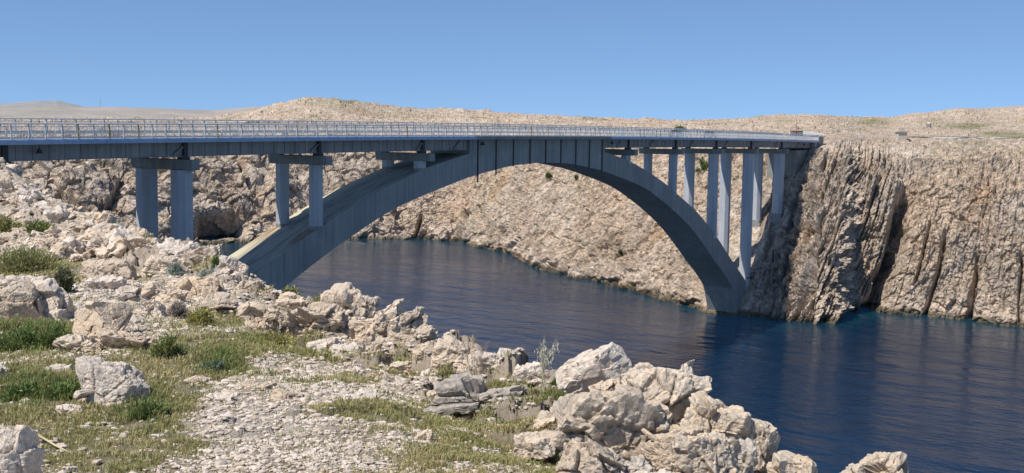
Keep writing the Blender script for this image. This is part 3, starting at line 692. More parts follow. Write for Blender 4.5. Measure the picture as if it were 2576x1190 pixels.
# ------------------------------------------------------------------ rocks
ICO={}
def ico(sub):
    if sub not in ICO:
        bm=bmesh.new();bmesh.ops.create_icosphere(bm,subdivisions=sub,radius=1)
        V=np.array([v.co[:] for v in bm.verts]);Fq=np.array([[v.index for v in f.verts] for f in bm.faces]);bm.free();ICO[sub]=(V/np.linalg.norm(V,axis=1,keepdims=True),Fq)
    return ICO[sub]
def rock_verts(seed,dims,sub=5,planes=11,rough=.05,strata=0.,wedge=0.,tilt=0.,crack=.5,box=.55,ang=.8):
    """angular limestone block: intersection of random half-spaces, chiselled by planar facets at three scales; dims = full size"""
    rs=np.random.RandomState(seed);D,Fq=ico(sub)
    nrm=rs.normal(size=(planes,3));nrm/=np.linalg.norm(nrm,axis=1,keepdims=True)
    axn=np.vstack([np.eye(3),-np.eye(3)])+rs.normal(size=(6,3))*.22
    axn/=np.linalg.norm(axn,axis=1,keepdims=True)
    nrm=np.vstack([nrm,axn]);off=np.concatenate([rs.uniform(.70,1.0,planes),rs.uniform(.62,.74,6)+.1*(1-box)])
    dot=D@nrm.T;k=45.
    rr=off/np.clip(dot,.05,None);rr=-np.log(np.exp(-k*rr).sum(1))/k
    rr=np.clip(rr,.25,1.35);P=D*rr[:,None]
    P/=(P.max(0)-P.min(0))/2;P-=(P.max(0)+P.min(0))/2
    t_=tilt or wedge
    if t_:
        P[:,2]=np.where(P[:,2]>-1,(P[:,2]+1)*(1-.38*t_*(P[:,0]+.75*np.sign(t_)))-1,P[:,2])
        P[:,2]=(P[:,2]-P[:,2].min())/(P[:,2].max()-P[:,2].min())*2-1
    S=np.array(dims)/2;Q=P*S;m=float(np.mean(S));o=rs.uniform(0,90,3)
    Nn=P/S;Nn/=np.linalg.norm(Nn,axis=1,keepdims=True)+1e-9
    X=Q+o;X=X+np.stack([fbm(X,m*.7,3,k_) for k_ in (1,2,3)],1)*m*.045
    d=fbm(X,m*1.3,3,seed%997)*m*.12
    fa,ea=facets(X,m*1.05,seed%977,.42);d+=fa*ang-np.exp(-(ea/.045)**2)*m*.09*crack
    fb_,eb=facets(X,m*.42,seed%971,.5);d+=fb_*.6*min(1,ang+.15)-np.exp(-(eb/.06)**2)*m*.03*crack
    if sub>4:
        fc,ec=facets(X,m*.16,seed%967,.55);d+=fc*.42*min(1,ang+.2)*(.5+8*rough)
        d+=fbm(X,m*.09,3,seed%983)*m*rough*.35
    pits=np.clip(fbm(X,m*.3,4,seed%953,ridge=True),0,1);d-=pits**3*m*rough*.8
    if strata:
        zz=Q[:,2]/(m*.20)+fbm(X,m*.9,3,5)*1.2+Q[:,0]*.15/m;r_=rnd(np.floor(zz).astype(np.int64),np.floor(X[:,0]/m*.9+fbm(X,m,2,9)).astype(np.int64),np.zeros(len(zz),np.int64),seed)
        fz=zz-np.floor(zz);d+=(r_-.5)*m*.26*strata-np.exp(-(np.minimum(fz,1-fz)/.10)**2)*m*.11*strata
    Q=Q+Nn*d[:,None]
    c=(Q.max(0)+Q.min(0))/2;Q=(Q-c)/((Q.max(0)-Q.min(0))/2)*S
    return Q,Fq
def rock_obj(name,seed,pos,dims,mat,rot=0.,**k):
    Q,Fq=rock_verts(seed,dims,**k);me=npmesh(name,Q,Fq,smooth=False)
    me.materials.append(mat);o=link(name,me);o.location=pos;o.rotation_euler=(0,0,YAW-math.pi/2+rot);return o
def place(u0,u1,v0,v1,d,seed,label,mat='rock',name='boulder',cat='rock',depth=.85,sink=.25,group=None,rot=0,fix=True,**k):
    """a boulder filling the view box u0..u1, v0..v1 at distance d, sunk into the ground"""
    u=(u0+u1)/2;rg=gnd_hit(u,v1-.12*(v1-v0))[1]
    if fix and d<rg<d*1.6 and v1<1185: d=rg
    p=at(u,(v0+v1)/2,d);sc_=d/F*np.hypot(1,(u-W/2)/F)**0
    dd=d*math.cos(math.atan((u-W/2)/F));w_=(u1-u0)*dd/F;h=(v1-v0)*dd/F
    g=float(gz(p[0],p[1]));zt=p[2]+h/2;zl=min(p[2]-h/2,g)-sink*h
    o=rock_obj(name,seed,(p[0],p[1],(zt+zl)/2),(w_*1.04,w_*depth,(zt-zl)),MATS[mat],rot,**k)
    return tag(o,label,cat,group)
L=[
# the pile at the lower right
(1398,1585,856,985,14.6,301,'white flat topped boulder perched at the back of the right hand rock pile','rockw',dict(sub=6,box=.9,crack=.15,rough=.02,planes=7,ang=.35)),
(1318,1680,944,1185,11.8,102,'largest boulder of the pile, a wedge sloping down to the right','rock',dict(sub=6,tilt=.42,box=.8,ang=.5,crack=.8)),
(1545,1778,908,1110,13.4,103,'broad rugged boulder behind the large wedge, facing the water','rock',dict(sub=6,tilt=.2,crack=1.,ang=.6)),
(1690,1752,903,950,14.4,104,'small white stone peeping out behind the broad rugged boulder','rockw',dict(sub=5)),
(1705,1885,985,1150,12.6,105,'cracked boulder sloping to the right, right of the broad rugged boulder','rock',dict(sub=6,tilt=.5)),
(1610,1865,1065,1230,11.2,106,'pitted boulder in front of the cracked sloping boulder, cut by the photo edge','rock',dict(sub=6,rough=.08)),
(1385,1610,1085,1240,10.2,107,'light boulder below the large wedge at the bottom edge','rock',dict(sub=6,tilt=.3)),
(1285,1425,1040,1120,11.2,108,'smooth low boulder at the left foot of the large wedge','rockt',dict(sub=5,crack=.4)),
(1290,1400,1090,1150,10.6,109,'rounded stone lying below the smooth low boulder','rock',dict(sub=5)),
(1862,1960,1050,1150,12.8,110,'knobbly boulder at the right end of the pile above the water','rock',dict(sub=5)),
(1820,1905,1100,1215,11.8,111,'dark shaded block wedged between pitted and knobbly boulders','rockg',dict(sub=5)),
(1935,2068,1142,1230,12.4,112,'jagged low rock at the lower right corner of the pile','rock',dict(sub=5)),
(1555,1640,1150,1230,10.4,114,'shaded stone in the gap below the large wedge','rockg',dict(sub=5)),
(1560,1720,1180,1240,10.0,115,'flat pale stone at the bottom edge below the gap','rockw',dict(sub=5)),
# ridge of the cliff edge, from the boulder pile leftwards
(1290,1385,912,962,15.2,121,'long pale rock just left of the white flat topped boulder','rockw',dict(sub=5)),
(1180,1305,878,945,15.6,122,'pale stone on the cliff edge behind the grey layered slab','rockw',dict(sub=5)),
(1085,1195,842,925,16.8,123,'rough block on the cliff edge beside the dry grass stalks','rock',dict(sub=5,tilt=.3)),
(1040,1130,850,905,17.4,124,'small block between two larger ones on the cliff edge, left of the dry stalks','rock',dict(sub=5)),
(965,1100,815,895,18.2,125,'sloping ribbed boulder below the rock peak','rock',dict(sub=6,tilt=-.3,strata=.5)),
(1000,1078,768,850,20.4,126,'round topped boulder at the right end of the rock peak','rock',dict(sub=6)),
(935,1020,752,838,20.8,127,'leaning boulder right of the rock peak with a dark cleft','rock',dict(sub=6,tilt=-.35)),
(898,958,738,800,21.6,128,'small crest rock between peak and leaning boulder','rock',dict(sub=5)),
(800,935,710,815,22.4,129,'tallest rock of the cliff edge, a blunt peak above the water','rock',dict(sub=6,tilt=.3)),
(880,950,798,872,19.6,130,'dark sided upright block below the peak','rockt',dict(sub=5)),
(932,982,845,895,18.6,131,'small wedge stone in front of the upright block','rock',dict(sub=5)),
(700,870,762,850,21.8,132,'wide fractured outcrop left of the rock peak','rock',dict(sub=6,strata=.5)),
(770,862,848,885,18.4,133,'low pale stone at the edge of the gravel below the fractured outcrop','rockw',dict(sub=5)),
(830,918,862,902,17.6,134,'smooth pale slab stone resting on the gravel','rockw',dict(sub=5,crack=.2)),
(600,705,755,830,23.6,135,'broken outcrop above the yellow flowers','rock',dict(sub=6)),
(480,600,738,800,25.2,136,'ribbed grey outcrop in the middle of the left ridge','rock',dict(sub=6,strata=.7)),
(690,775,735,790,25.5,137,'rubbly rock behind the fractured outcrop near the water edge','rock',dict(sub=5)),
(590,672,700,750,29,138,'smooth block at the end of the left ridge above the arch foot','rock',dict(sub=5)),
(545,628,640,705,33,139,'upright light rock in front of the arch foot','rockw',dict(sub=5)),
(440,560,690,752,29,140,'square brown boulder in the middle of the left ridge','rockt',dict(sub=6)),
(350,470,705,768,27.5,141,'leaning light boulder left of the square brown one','rock',dict(sub=6,tilt=.4)),
(290,375,720,765,26.5,142,'wide light boulder with a sharp lip on the left ridge','rockw',dict(sub=6,tilt=.25)),
(205,355,645,715,32,143,'big rounded boulder on the left ridge beside the shrubs','rock',dict(sub=6,ang=.5)),
(215,325,690,735,28.5,144,'flat light slab below the big rounded boulder','rockw',dict(sub=5)),
(350,470,640,700,34,145,'creased boulder on the left ridge in line with the near columns','rock',dict(sub=6)),
(400,500,604,650,42,146,'pale crest rock directly below the nearest pair of columns','rockw',dict(sub=5)),
(470,560,612,660,38,147,'crest rock right of the pale one below the nearest columns','rock',dict(sub=5)),
(300,400,592,640,45,148,'long crest rock left of the nearest pair of columns','rock',dict(sub=5)),
(195,320,572,620,46,149,'low long outcrop below the rubble slope','rock',dict(sub=5,strata=.5)),
(235,290,528,572,52,150,'brown overhanging rock at the foot of the rubble slope','rockt',dict(sub=5)),
(80,190,582,632,42,151,'grey ridged boulder between the two shrub patches','rock',dict(sub=6)),
(-20,70,578,625,42,152,'grey boulder at the left edge between the shrub patches','rock',dict(sub=5)),
(20,110,692,735,26.5,153,'flat sunlit rock under the large shrub at the left edge','rockw',dict(sub=5)),
(-30,118,702,818,18.6,154,'massive grey boulder at the left edge above the green grass','rock',dict(sub=6,ang=.4,crack=.3)),
(55,182,698,812,20.2,155,'massive round faced boulder next to the one at the left edge','rockw',dict(sub=6,crack=.25,ang=.3,rough=.02)),
(178,322,752,858,16.6,156,'tan smooth boulder standing on broken slabs at the left','rockt',dict(sub=6,crack=.1,box=.8,rough=.012,ang=.35)),
(150,265,832,892,15.8,157,'split slab under the tan smooth boulder','rock',dict(sub=5,strata=.5)),
(255,380,822,888,16.3,158,'brown dark hollow rock right of the tan boulder','rockt',dict(sub=6,crack=1.)),
(190,372,898,1030,12.6,159,'white pitted boulder lying alone in the grass at the left','rockw',dict(sub=6,tilt=.45,rough=.06,ang=.45)),
(100,190,914,950,13.6,160,'half buried white stone in the green plants left of the pitted boulder','rockw',dict(sub=5)),
(-20,22,915,955,13.4,161,'stone cut by the left edge behind the green plants','rockw',dict(sub=5)),
(-60,96,1060,1240,9.6,162,'pale boulder with a dark shaded side in the lower left corner','rockw',dict(sub=6,crack=.2,ang=.4)),
(138,215,1016,1040,11.8,163,'thin white stone in the grass in front of the pitted boulder','rockw',dict(sub=5)),
(1040,1090,1080,1118,10.6,165,'brown grey stone standing alone on the gravel near the bottom','rockt',dict(sub=5)),
(1110,1165,1072,1092,10.8,166,'small white flat stone on the gravel right of the brown grey one','rockw',dict(sub=4)),
(975,1045,905,940,16.4,167,'small block beside the bright green tuft','rock',dict(sub=5)),
(520,590,985,1012,12.6,168,'low pale slab stone in the middle of the gravel path','rockw',dict(sub=5)),
(590,690,960,985,13.4,169,'thin layered slab in the gravel left of the path','rock',dict(sub=5,strata=.8)),
(460,530,945,970,13.8,170,'low grey outcrop at the left edge of the gravel path','rock',dict(sub=5,strata=.6)),
(680,760,980,1005,13.,171,'buried smooth slab in the gravel path, centre left','rock',dict(sub=5,crack=.2)),
(850,960,985,1008,12.9,172,'buried pale slab in the gravel path, centre','rockw',dict(sub=5,crack=.2)),
(410,470,748,800,24,173,'shadowed upright stone behind the gravel shelf','rock',dict(sub=5)),
(360,420,752,800,24.,174,'low light stone left of the shadowed upright one','rockw',dict(sub=5)),
(1480,1560,950,1000,14.0,175,'small rock wedged below the white flat topped boulder','rock',dict(sub=5)),
]
for (a,b,c_,d_,dist,seed,lab,mt,kw) in L: place(a,b,c_,d_,dist,seed,lab,mt,**kw)
# grey layered slab: stacked thin beds
o=place(1070,1340,944,1003,13.9,182,'grey layered rock slab with dark overhanging beds at the cliff edge','rockg',name='layered_rock',fix=False,depth=.8,sub=6,strata=1.5,box=.9,crack=.4,sink=.3)
# isolated pinnacle rising from the cliff below
for (a,b,c_,d_,dist,s_,lab) in [(2165,2292,1128,1260,17,190,'jagged rock pinnacle rising at the bottom edge right of the boulder pile'),(2110,2180,1168,1250,16.5,191,'small jagged rock left of the pinnacle at the bottom edge')]:
    u=(a+b)/2;p=at(u,(c_+d_)/2,dist);w_=(b-a)*dist/F;h=(d_-c_)*dist/F+.5
    tag(rock_obj('boulder',s_,(p[0],p[1],at(u,c_,dist)[2]-h/2),(w_*1.1,w_*1.3,h),MATS['rock'],.2,sub=6,strata=0,tilt=0,crack=1.0,rough=.06,planes=16,box=.1),lab,'rock')
log('hero rocks')
VAR=[]
for s_ in range(12):
    rs=np.random.RandomState(500+s_)
    Q,Fq=rock_verts(700+s_,(1.,.85,rs.uniform(.55,.85)),4,planes=8,crack=.3 if s_%2 else .8,strata=.4 if s_%3==0 else 0,box=rs.uniform(.3,.9))
    VAR.append((Q,Fq))
VM={}
def small(name,k,pos,s,mt,rz,tl,label,cat,group):
    key=(k,mt)
    if key not in VM:
        me=npmesh(name,*VAR[k],smooth=False);me.materials.append(MATS[mt]);VM[key]=me
    o=link(name,VM[key]);o.location=pos;o.scale=s;o.rotation_euler=(tl[0],tl[1],rz);return tag(o,label,cat,group)
rs=np.random.RandomState(11)
def pick(): return ['rock','rockw','rock','rockt','rockw'][rs.randint(5)]
# weathered rocks between the big ones along the cliff edge
cnt=0
while cnt<150:
    u=rs.uniform(-40,1330);rc=float(np.interp(u,rcU,rcR));r_=rc*rs.uniform(.66,1.04)
    if u<330 and r_>50: continue
    th=YAW-math.atan((u-W/2)/F);x=CAM[0]+math.cos(th)*r_;y=CAM[1]+math.sin(th)*r_;z=float(base_z(np.array([u]),np.array([r_]))[0])
    s=r_*rs.uniform(.008,.017)
    small('rock',rs.randint(12),(x,y,z-s*.12),(s*rs.uniform(.8,1.4),s,s*rs.uniform(.7,1.1)),pick(),rs.uniform(0,6.28),rs.normal(0,.3,2),'weathered limestone rock among the outcrops along the cliff edge','rock','weathered rocks along the cliff edge');cnt+=1
# rubble slope below the near end of the bridge
cnt=0
while cnt<290:
    u=rs.uniform(-120,345);rc=float(np.interp(u,rcU,rcR));r_=rs.uniform(46,rc*1.03) if rc>50 else rc
    if rc<50: continue
    th=YAW-math.atan((u-W/2)/F);x=CAM[0]+math.cos(th)*r_;y=CAM[1]+math.sin(th)*r_;z=float(base_z(np.array([u]),np.array([r_]))[0])
    s=rs.uniform(.4,.9) if rs.rand()<.85 else rs.uniform(.9,1.5)
    small('rubble_stone',rs.randint(12),(x,y,z+s*.2),(s*rs.uniform(.8,1.4),s,s*rs.uniform(.6,1.)),['rockw','rockw','rock','rock','rockt'][rs.randint(5)],rs.uniform(0,6.28),rs.normal(0,.4,2),'pale angular stone in the rubble slope under the left end of the bridge','stone','loose stones of the rubble slope');cnt+=1
# loose stones on the gravel flat
for i in range(230):
    u=rs.uniform(-30,1330);v=rs.uniform(835,1185)
    p,r_=gnd_hit(u,v)
    s=r_*rs.uniform(.004,.0095)
    small('loose_stone',rs.randint(12),(p[0],p[1],p[2]+s*.1),(s*rs.uniform(.9,1.5),s,s*rs.uniform(.4,.7)),['rockw','rockw','rock'][rs.randint(3)],rs.uniform(0,6.28),rs.normal(0,.15,2),'small pale stone lying on the gravel and grass in the foreground','stone','small stones scattered on the foreground gravel')
# gravel too small to count
def scatter_stuff():
    D,Fq=ico(1);nst=60000;rs=np.random.RandomState(5)
    u=rs.uniform(-80,1450,nst);rc=np.interp(u,rcU,rcR)
    r_=8.2*(np.minimum(rc*1.0,40)/8.2)**(rs.rand(nst)**1.25)
    th=YAW-np.arctan((u-W/2)/F);X=np.stack([CAM[0]+np.cos(th)*r_,CAM[1]+np.sin(th)*r_,base_z(u,r_)],1)
    gm,_,_,_,_=masks(X);keep=rs.rand(nst)>gm*.9;X=X[keep];r_=r_[keep];n=len(X)
    s=r_*rs.gamma(2.0,.0007,n)*.8+.003
    A=np.stack([s*rs.uniform(.8,1.6,n),s*rs.uniform(.7,1.2,n),s*rs.uniform(.35,.75,n)],1)
    a=rs.uniform(0,6.28,n);V=D[None]*A[:,None]*rs.uniform(.72,1.25,(n,len(D),1))
    ca,sa=np.cos(a)[:,None],np.sin(a)[:,None]
    V=np.stack([V[:,:,0]*ca-V[:,:,1]*sa,V[:,:,0]*sa+V[:,:,1]*ca,V[:,:,2]],2)+X[:,None,:]+np.array([0,0,.005])
    uq,rq=ang_of(X[:,0],X[:,1]);V[:,:,2]+=ground_dz(X,uq,rq)[0][:,None]
    FF=(Fq[None]+(np.arange(n)*len(D))[:,None,None]).reshape(-1,3)
    b=rs.uniform(.75,1.15,n);c=np.array([.62,.53,.44])[None]*b[:,None];c[rs.rand(n)<.2]*=np.array([.8,.76,.7])
    me=npmesh('gravel',V.reshape(-1,3),FF,np.repeat(c,len(D),0),smooth=False);me.materials.append(MATS['grav'])
    tag(link('gravel',me),'pale limestone gravel spread over the foreground path','gravel',kind='stuff')
def mat_simple_v(name,rough=.9,tr=0,sss=None):
    m,n,l,p=newmat(name);c=N(n,'ShaderNodeVertexColor',layer_name='Col').outputs[0];l.new(c,p.inputs['Base Color']);p.inputs['Roughness'].default_value=rough;p.inputs['Specular IOR Level'].default_value=.2
    if tr:
        t=N(n,'ShaderNodeBsdfTranslucent');l.new(c,t.inputs[0]);mx=N(n,'ShaderNodeMixShader');mx.inputs[0].default_value=tr
        l.new(p.outputs[0],mx.inputs[1]);l.new(t.outputs[0],mx.inputs[2]);l.new(mx.outputs[0],n['Material Output'].inputs[0])
    return m
MATS['grav']=mat_simple_v('gravel_stone');MATS['leaf']=mat_simple_v('leaf_surface',.7,.3)
scatter_stuff();log('rocks')

# ------------------------------------------------------------------ plants
def blades(X,h,w_,lean,col,rs):   # one curved triangle-strip blade per point: 5 verts, quad+tri -> 3 tris
    n=len(X);a=rs.uniform(0,6.28,n);dx=np.cos(a);dy=np.sin(a);b=a+rs.uniform(.8,2.2,n);lx=np.cos(b)*lean*h;ly=np.sin(b)*lean*h
    V=np.zeros((n,5,3));w2=w_/2
    V[:,0]=X-np.stack([dx*w2,dy*w2,h*.1],1);V[:,1]=X+np.stack([dx*w2,dy*w2,-h*.1],1)
    mid=X+np.stack([lx*.3,ly*.3,h*.6],1);V[:,2]=mid-np.stack([dx*w2*.8,dy*w2*.8,0*h],1);V[:,3]=mid+np.stack([dx*w2*.8,dy*w2*.8,0*h],1)
    V[:,4]=X+np.stack([lx,ly,h*(1-.35*lean)],1)
    Fb=np.array([[0,1,3],[0,3,2],[2,3,4]]);FF=(Fb[None]+(np.arange(n)*5)[:,None,None]).reshape(-1,3)
    return V.reshape(-1,3),FF,np.repeat(col,5,0)
def grass():
    rs=np.random.RandomState(21);n0=420000
    u=rs.uniform(-120,1480,n0);rc=np.interp(u,rcU,rcR);r_=8.*(np.minimum(rc*.97,46)/8.)**(rs.rand(n0)**1.0)
    th=YAW-np.arctan((u-W/2)/F);X=np.stack([CAM[0]+np.cos(th)*r_,CAM[1]+np.sin(th)*r_,base_z(u,r_)],1)
    gm,ye,dk,uu,vv=masks(X);X[:,2]+=ground_dz(X,u,r_)[0]
    cl=fbm(X,.22,3,77);gm2=np.clip(gm*(.52+1.7*cl+.8*fbm(X,.6,2,79))+.02,0,1)
    keep=rs.rand(n0)<gm2*.95;X=X[keep];ye=ye[keep];dk=dk[keep];r_=r_[keep];cl=cl[keep];n=len(X)
    lush=np.clip(dk*.9,0,1)
    h=(.035+.05*rs.rand(n)**2)*(1+1.3*lush)*np.clip(r_/13,.9,2.2);w_=(.006+.005*rs.rand(n))*np.clip(r_/11,.9,3.2)
    g=np.array([.24,.28,.08]);y=np.array([.56,.48,.24]);d=np.array([.10,.17,.05]);b=np.array([.36,.26,.13])
    t=np.clip(.5+.3*ye-.75*lush+.9*fbm(X,.8,3,78)+rs.normal(0,.22,n),0,1)
    c=g*(1-t[:,None])+y*t[:,None];l2=(lush*.6)[:,None];c=c*(1-l2)+d*l2;bb=(rs.rand(n)<.2)[:,None];c=np.where(bb,b,c)*rs.uniform(.8,1.2,(n,1))
    V,Fq,C=blades(X,h,w_,rs.uniform(.2,.9,n),c,rs)
    me=npmesh('grass',V,Fq,C,smooth=False);me.materials.append(MATS['leaf'])
    tag(link('grass',me),'short green and straw coloured grass growing through the gravel','grass',kind='stuff');print('blades',n)
grass()
def shrub(pos,size,nl,leaf,cols,seed,label,name='shrub',cat='shrub',group=None,stem=True,flowers=None,up=.5):
    rs=np.random.RandomState(seed);nb=max(6,nl//160);D=rs.normal(size=(nb,3));D/=np.linalg.norm(D,axis=1,keepdims=True);D[:,2]=np.abs(D[:,2])
    cen=D*rs.uniform(.35,.85,(nb,1));k=rs.randint(nb,size=nl);o=rs.normal(size=(nl,3))*.17
    P=cen[k]+o;P[:,2]=np.abs(P[:,2]);rad=np.linalg.norm(P,axis=1)
    S=np.array(size)/2*np.array([1,1,2]);X=P*S+np.array(pos)*0
    dirn=P/np.maximum(rad,.1)[:,None]+rs.normal(0,.5,(nl,3));dirn[:,2]+=up;dirn/=np.linalg.norm(dirn,axis=1,keepdims=True)
    side=np.cross(dirn,rs.normal(size=(nl,3)));side/=np.linalg.norm(side,axis=1,keepdims=True)
    L_=leaf*rs.uniform(.6,1.4,(nl,1));V=np.zeros((nl,4,3));V[:,0]=X;V[:,1]=X+dirn*L_*.5+side*L_*.2;V[:,2]=X+dirn*L_;V[:,3]=X+dirn*L_*.5-side*L_*.2
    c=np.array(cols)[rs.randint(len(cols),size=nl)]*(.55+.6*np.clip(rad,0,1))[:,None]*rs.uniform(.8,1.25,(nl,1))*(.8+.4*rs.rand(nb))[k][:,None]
    FF=np.arange(nl*4).reshape(-1,4)
    root=tag(empty(name,pos),label,cat,group)
    me=npmesh('foliage',V.reshape(-1,3),FF,np.repeat(c,4,0),smooth=False);me.materials.append(MATS['leaf']);link('foliage',me,root)
    m=MB()
    for j in range(min(nb,14)):
        e=cen[j]*S*.9;m.tube([(0,0,-.15*S[2]),tuple(e*.5+rs.normal(0,.04,3)*S),tuple(e)],[.035*S[0],.022*S[0],.008*S[0]],4)
    m.build('stem',MATS['wood'],root)
    return root
MATS['wood']=mat_plain('woody_stem',(.16,.12,.08),.9)
GY=[(.28,.29,.10),(.38,.35,.13),(.22,.24,.10),(.42,.39,.22)];GD=[(.16,.20,.07),(.24,.28,.10),(.12,.16,.055)];GB=[(.30,.35,.29),(.22,.28,.22),(.38,.42,.36)];GG=[(.13,.20,.05),(.18,.25,.07),(.09,.14,.04)]
def shr(u0,u1,v0,v1,d,nl,leaf,cols,seed,label,**k):
    u=(u0+u1)/2;rg=gnd_hit(u,v1)[1]
    if d<rg<d*1.5: d=rg
    p=at(u,v1,d);g=float(gz(p[0],p[1]));w_=(u1-u0)*d/F;zt=at(u,v0,d)[2];zb_=min(p[2],g)-.02
    if u1-u0>45 and d<17: zt=zb_+(zt-zb_)*.55;w_*=1.15
    return shrub((p[0],p[1],zb_),(w_,w_*.8,max(.06,zt-zb_)),nl,leaf,cols,seed,label,**k)
shr(-30,165,622,685,37,5200,.10,GY,1,'wide yellow green shrub at the left edge below the rubble slope')
shr(-20,60,548,588,50,1600,.16,GY,2,'low yellow green shrub at the left edge, upper of the two patches')
shr(50,145,546,592,49,2000,.16,GG+GY,3,'green shrub right of the upper patch at the foot of the rubble slope')
shr(120,190,680,740,27.5,2200,.09,[(.11,.12,.06),(.16,.15,.09)],4,'dark brownish shrub behind the massive round faced boulder')
shr(420,480,660,700,31.5,1500,.07,GB,5,'silver leaved herb on the left ridge, left clump')
shr(500,575,668,698,30.5,1500,.07,GB,6,'silver leaved herb on the left ridge, right clump')
shr(310,350,555,580,47,700,.1,GB,7,'small silver herb beside the nearest left column')
shr(345,400,590,625,42,1100,.09,GY,8,'small yellowish shrub in front of the left column')
shr(530,560,650,690,32,700,.09,GG,9,'narrow green tuft beside the upright light rock',up=1.6)
shr(700,765,722,750,27,1400,.08,GY,10,'yellow green tuft on the cliff edge left of the rock peak',up=1.4)
shr(470,545,775,825,22.5,1900,.06,GY+[(.55,.42,.05)],11,'yellow flowering plant below the ribbed grey outcrop')
shr(640,740,825,868,19.2,1800,.05,GY+[(.5,.40,.06)],12,'low yellow flowering plant at the top of the gravel',up=.8)
shr(500,570,890,935,14.8,1900,.04,GB+GG,13,'bluish green clump at the edge of the gravel path')
shr(980,1030,903,932,15.6,1700,.045,[(.20,.30,.03),(.26,.34,.05)],14,'bright green tuft beside the cliff edge rocks',up=1.6)
shr(1385,1440,938,965,14.,900,.04,GG,15,'green tuft at the foot of the white flat topped boulder',up=1.2)
shr(325,420,990,1050,12.,3200,.045,GD,16,'dark green weeds at the right foot of the white pitted boulder')
shr(20,110,935,1010,12.8,3600,.045,GD+GG,17,'lush dark green weeds left of the white pitted boulder, left clump')
shr(105,215,930,1010,12.4,3800,.045,GD+GG,18,'lush dark green weeds touching the white pitted boulder, right clump')
shr(-20,90,825,880,15.6,2600,.05,GD+GG,19,'green weeds below the massive grey boulder')
shr(85,185,815,875,16.0,2600,.05,GD+GG,20,'green weeds left of the tan smooth boulder')
shr(380,470,850,905,17.,1800,.045,GG+GY,21,'grassy clump right of the brown hollow rock')
shr(760,840,740,760,23.5,500,.06,GY,22,'thin tuft on the shoulder left of the rock peak',up=1.6)
shr(1230,1330,978,1008,13.2,1300,.04,GG,23,'green clump in front of the grey layered slab')
shr(415,470,770,800,23,700,.07,[(.28,.24,.20),(.2,.17,.14)],24,'dry greyish shrub on the gravel shelf')
# wild oats and dry stalks against the water
def stalks(u0,u1,v0,v1,d,n,seed,label,oat,cols):
    rs=np.random.RandomState(seed);u=(u0+u1)/2;p=at(u,v1,d);zb_=min(p[2],float(gz(p[0],p[1])));p[2]=zb_
    zt=at(u,v0,d)[2];Ht=zt-zb_;w_=(u1-u0)*d/F;root=tag(empty('wild_oat' if oat else 'dry_grass',tuple(p)),label,'grass plant')
    for i in range(n):
        m=MB();x=rs.uniform(-.15,.15)*w_;tx=rs.uniform(-.5,.5)*w_;h=Ht*rs.uniform(.65,1.);ty=rs.uniform(-.2,.2)*w_
        pts=[];b0=Vector((RT[0]*x,RT[1]*x,0))
        for t in np.linspace(0,1,7):
            q=x+(tx-x)*t**1.6;pts.append((RT[0]*q+FH[0]*ty*t,RT[1]*q+FH[1]*ty*t,h*(t-.10*t**3)))
        m.tube(pts,[.0032]*4+[.0025,.002,.0014],4)
        st=m.build('stalk',MATS['straw'] if not oat else MATS['stalk'],root)
        m=MB()
        for j in range(14 if oat else 26):
            t=rs.uniform(.5,1.);k=min(5,int(t*6));a=Vector(pts[k]).lerp(Vector(pts[k+1]),t*6-k) if k<6 else Vector(pts[6])
            if oat:
                q=a+Vector(rs.normal(0,.03,3));q.z=a.z-abs(rs.normal(0,.02));m.tube([a,(a+q)/2+Vector((0,0,.012)),q],.0012,3)
                e=q+Vector((rs.normal(0,.004),rs.normal(0,.004),-.032));m.tube([q,q.lerp(e,.4),e],[.0016,.006,.001],5)
            else:
                q=a+Vector(rs.normal(0,.03,3))+Vector((0,0,.03));m.tube([a,q],.0012,3);m.tube([q,q+Vector((0,0,.01))],.003,4)
        m.build('seed_head',MATS['seed'] if oat else MATS['straw'],st)
    return root
MATS['straw']=mat_plain('straw',(.36,.27,.19),.9);MATS['stalk']=mat_plain('oat_stalk',(.42,.40,.24),.8);MATS['seed']=mat_plain('oat_seed',(.70,.65,.48),.8)
stalks(1325,1405,822,955,14.6,9,31,'pale wild oats with hanging spikelets left of the white flat topped boulder',True,None)
stalks(1145,1225,820,905,16.2,8,32,'brown dry grass stalks on the cliff edge standing against the water',False,None)
stalks(1185,1215,850,975,14.2,3,33,'single thin stalk in front of the grey layered slab',False,None)
# dry cane in the lower left
c0,_=gnd_hit(92,1106);c1,_=gnd_hit(180,1148);c2,_=gnd_hit(140,1132)
m=MB();m.tube([c0+np.array([0,0,.05]),c2+np.array([0,0,.035]),c1+np.array([0,0,.02])],[.012,.010,.004],6);MATS['cane']=mat_plain('dry_cane',(.60,.47,.27),.7);tag(m.build('dry_cane',MATS['cane'],smooth=True),'dry yellow cane lying in the grass beside the corner boulder','cane')
log('plants')

# ------------------------------------------------------------------ things on the far bank
def fsh(u0,u1,v0,v1,nl,leaf,seed,label,cols=GD,**k):
    p=farpoint((u0+u1)/2,v1);d=float(np.linalg.norm(p-CAM));w_=(u1-u0)*d/F;h=(v1-v0)*d/F
    return shrub(tuple(p-np.array([0,0,.2])),(w_,w_*.7,h),nl,leaf,cols,seed,label,**k)
fsh(1684,1737,316,332,1800,.55,41,'large flat dark green bush on the plateau behind the railing')
fsh(1748,1792,398,432,1900,.5,42,'dark green bush on the slope between the right hand columns')
fsh(1370,1392,422,444,900,.45,43,'green bush on the slope just below the crown of the arch',cols=GG+GD)
fsh(1436,1456,434,450,600,.4,44,'small green bush beside the underside of the arch',cols=GG)
fsh(1549,1572,622,640,800,.35,45,'small bush low on the scree slope above the water',cols=[(.10,.13,.05),(.07,.10,.04)])
fsh(1785,1812,327,334,400,.35,46,'small dark shrub behind the railing right of the large bush')
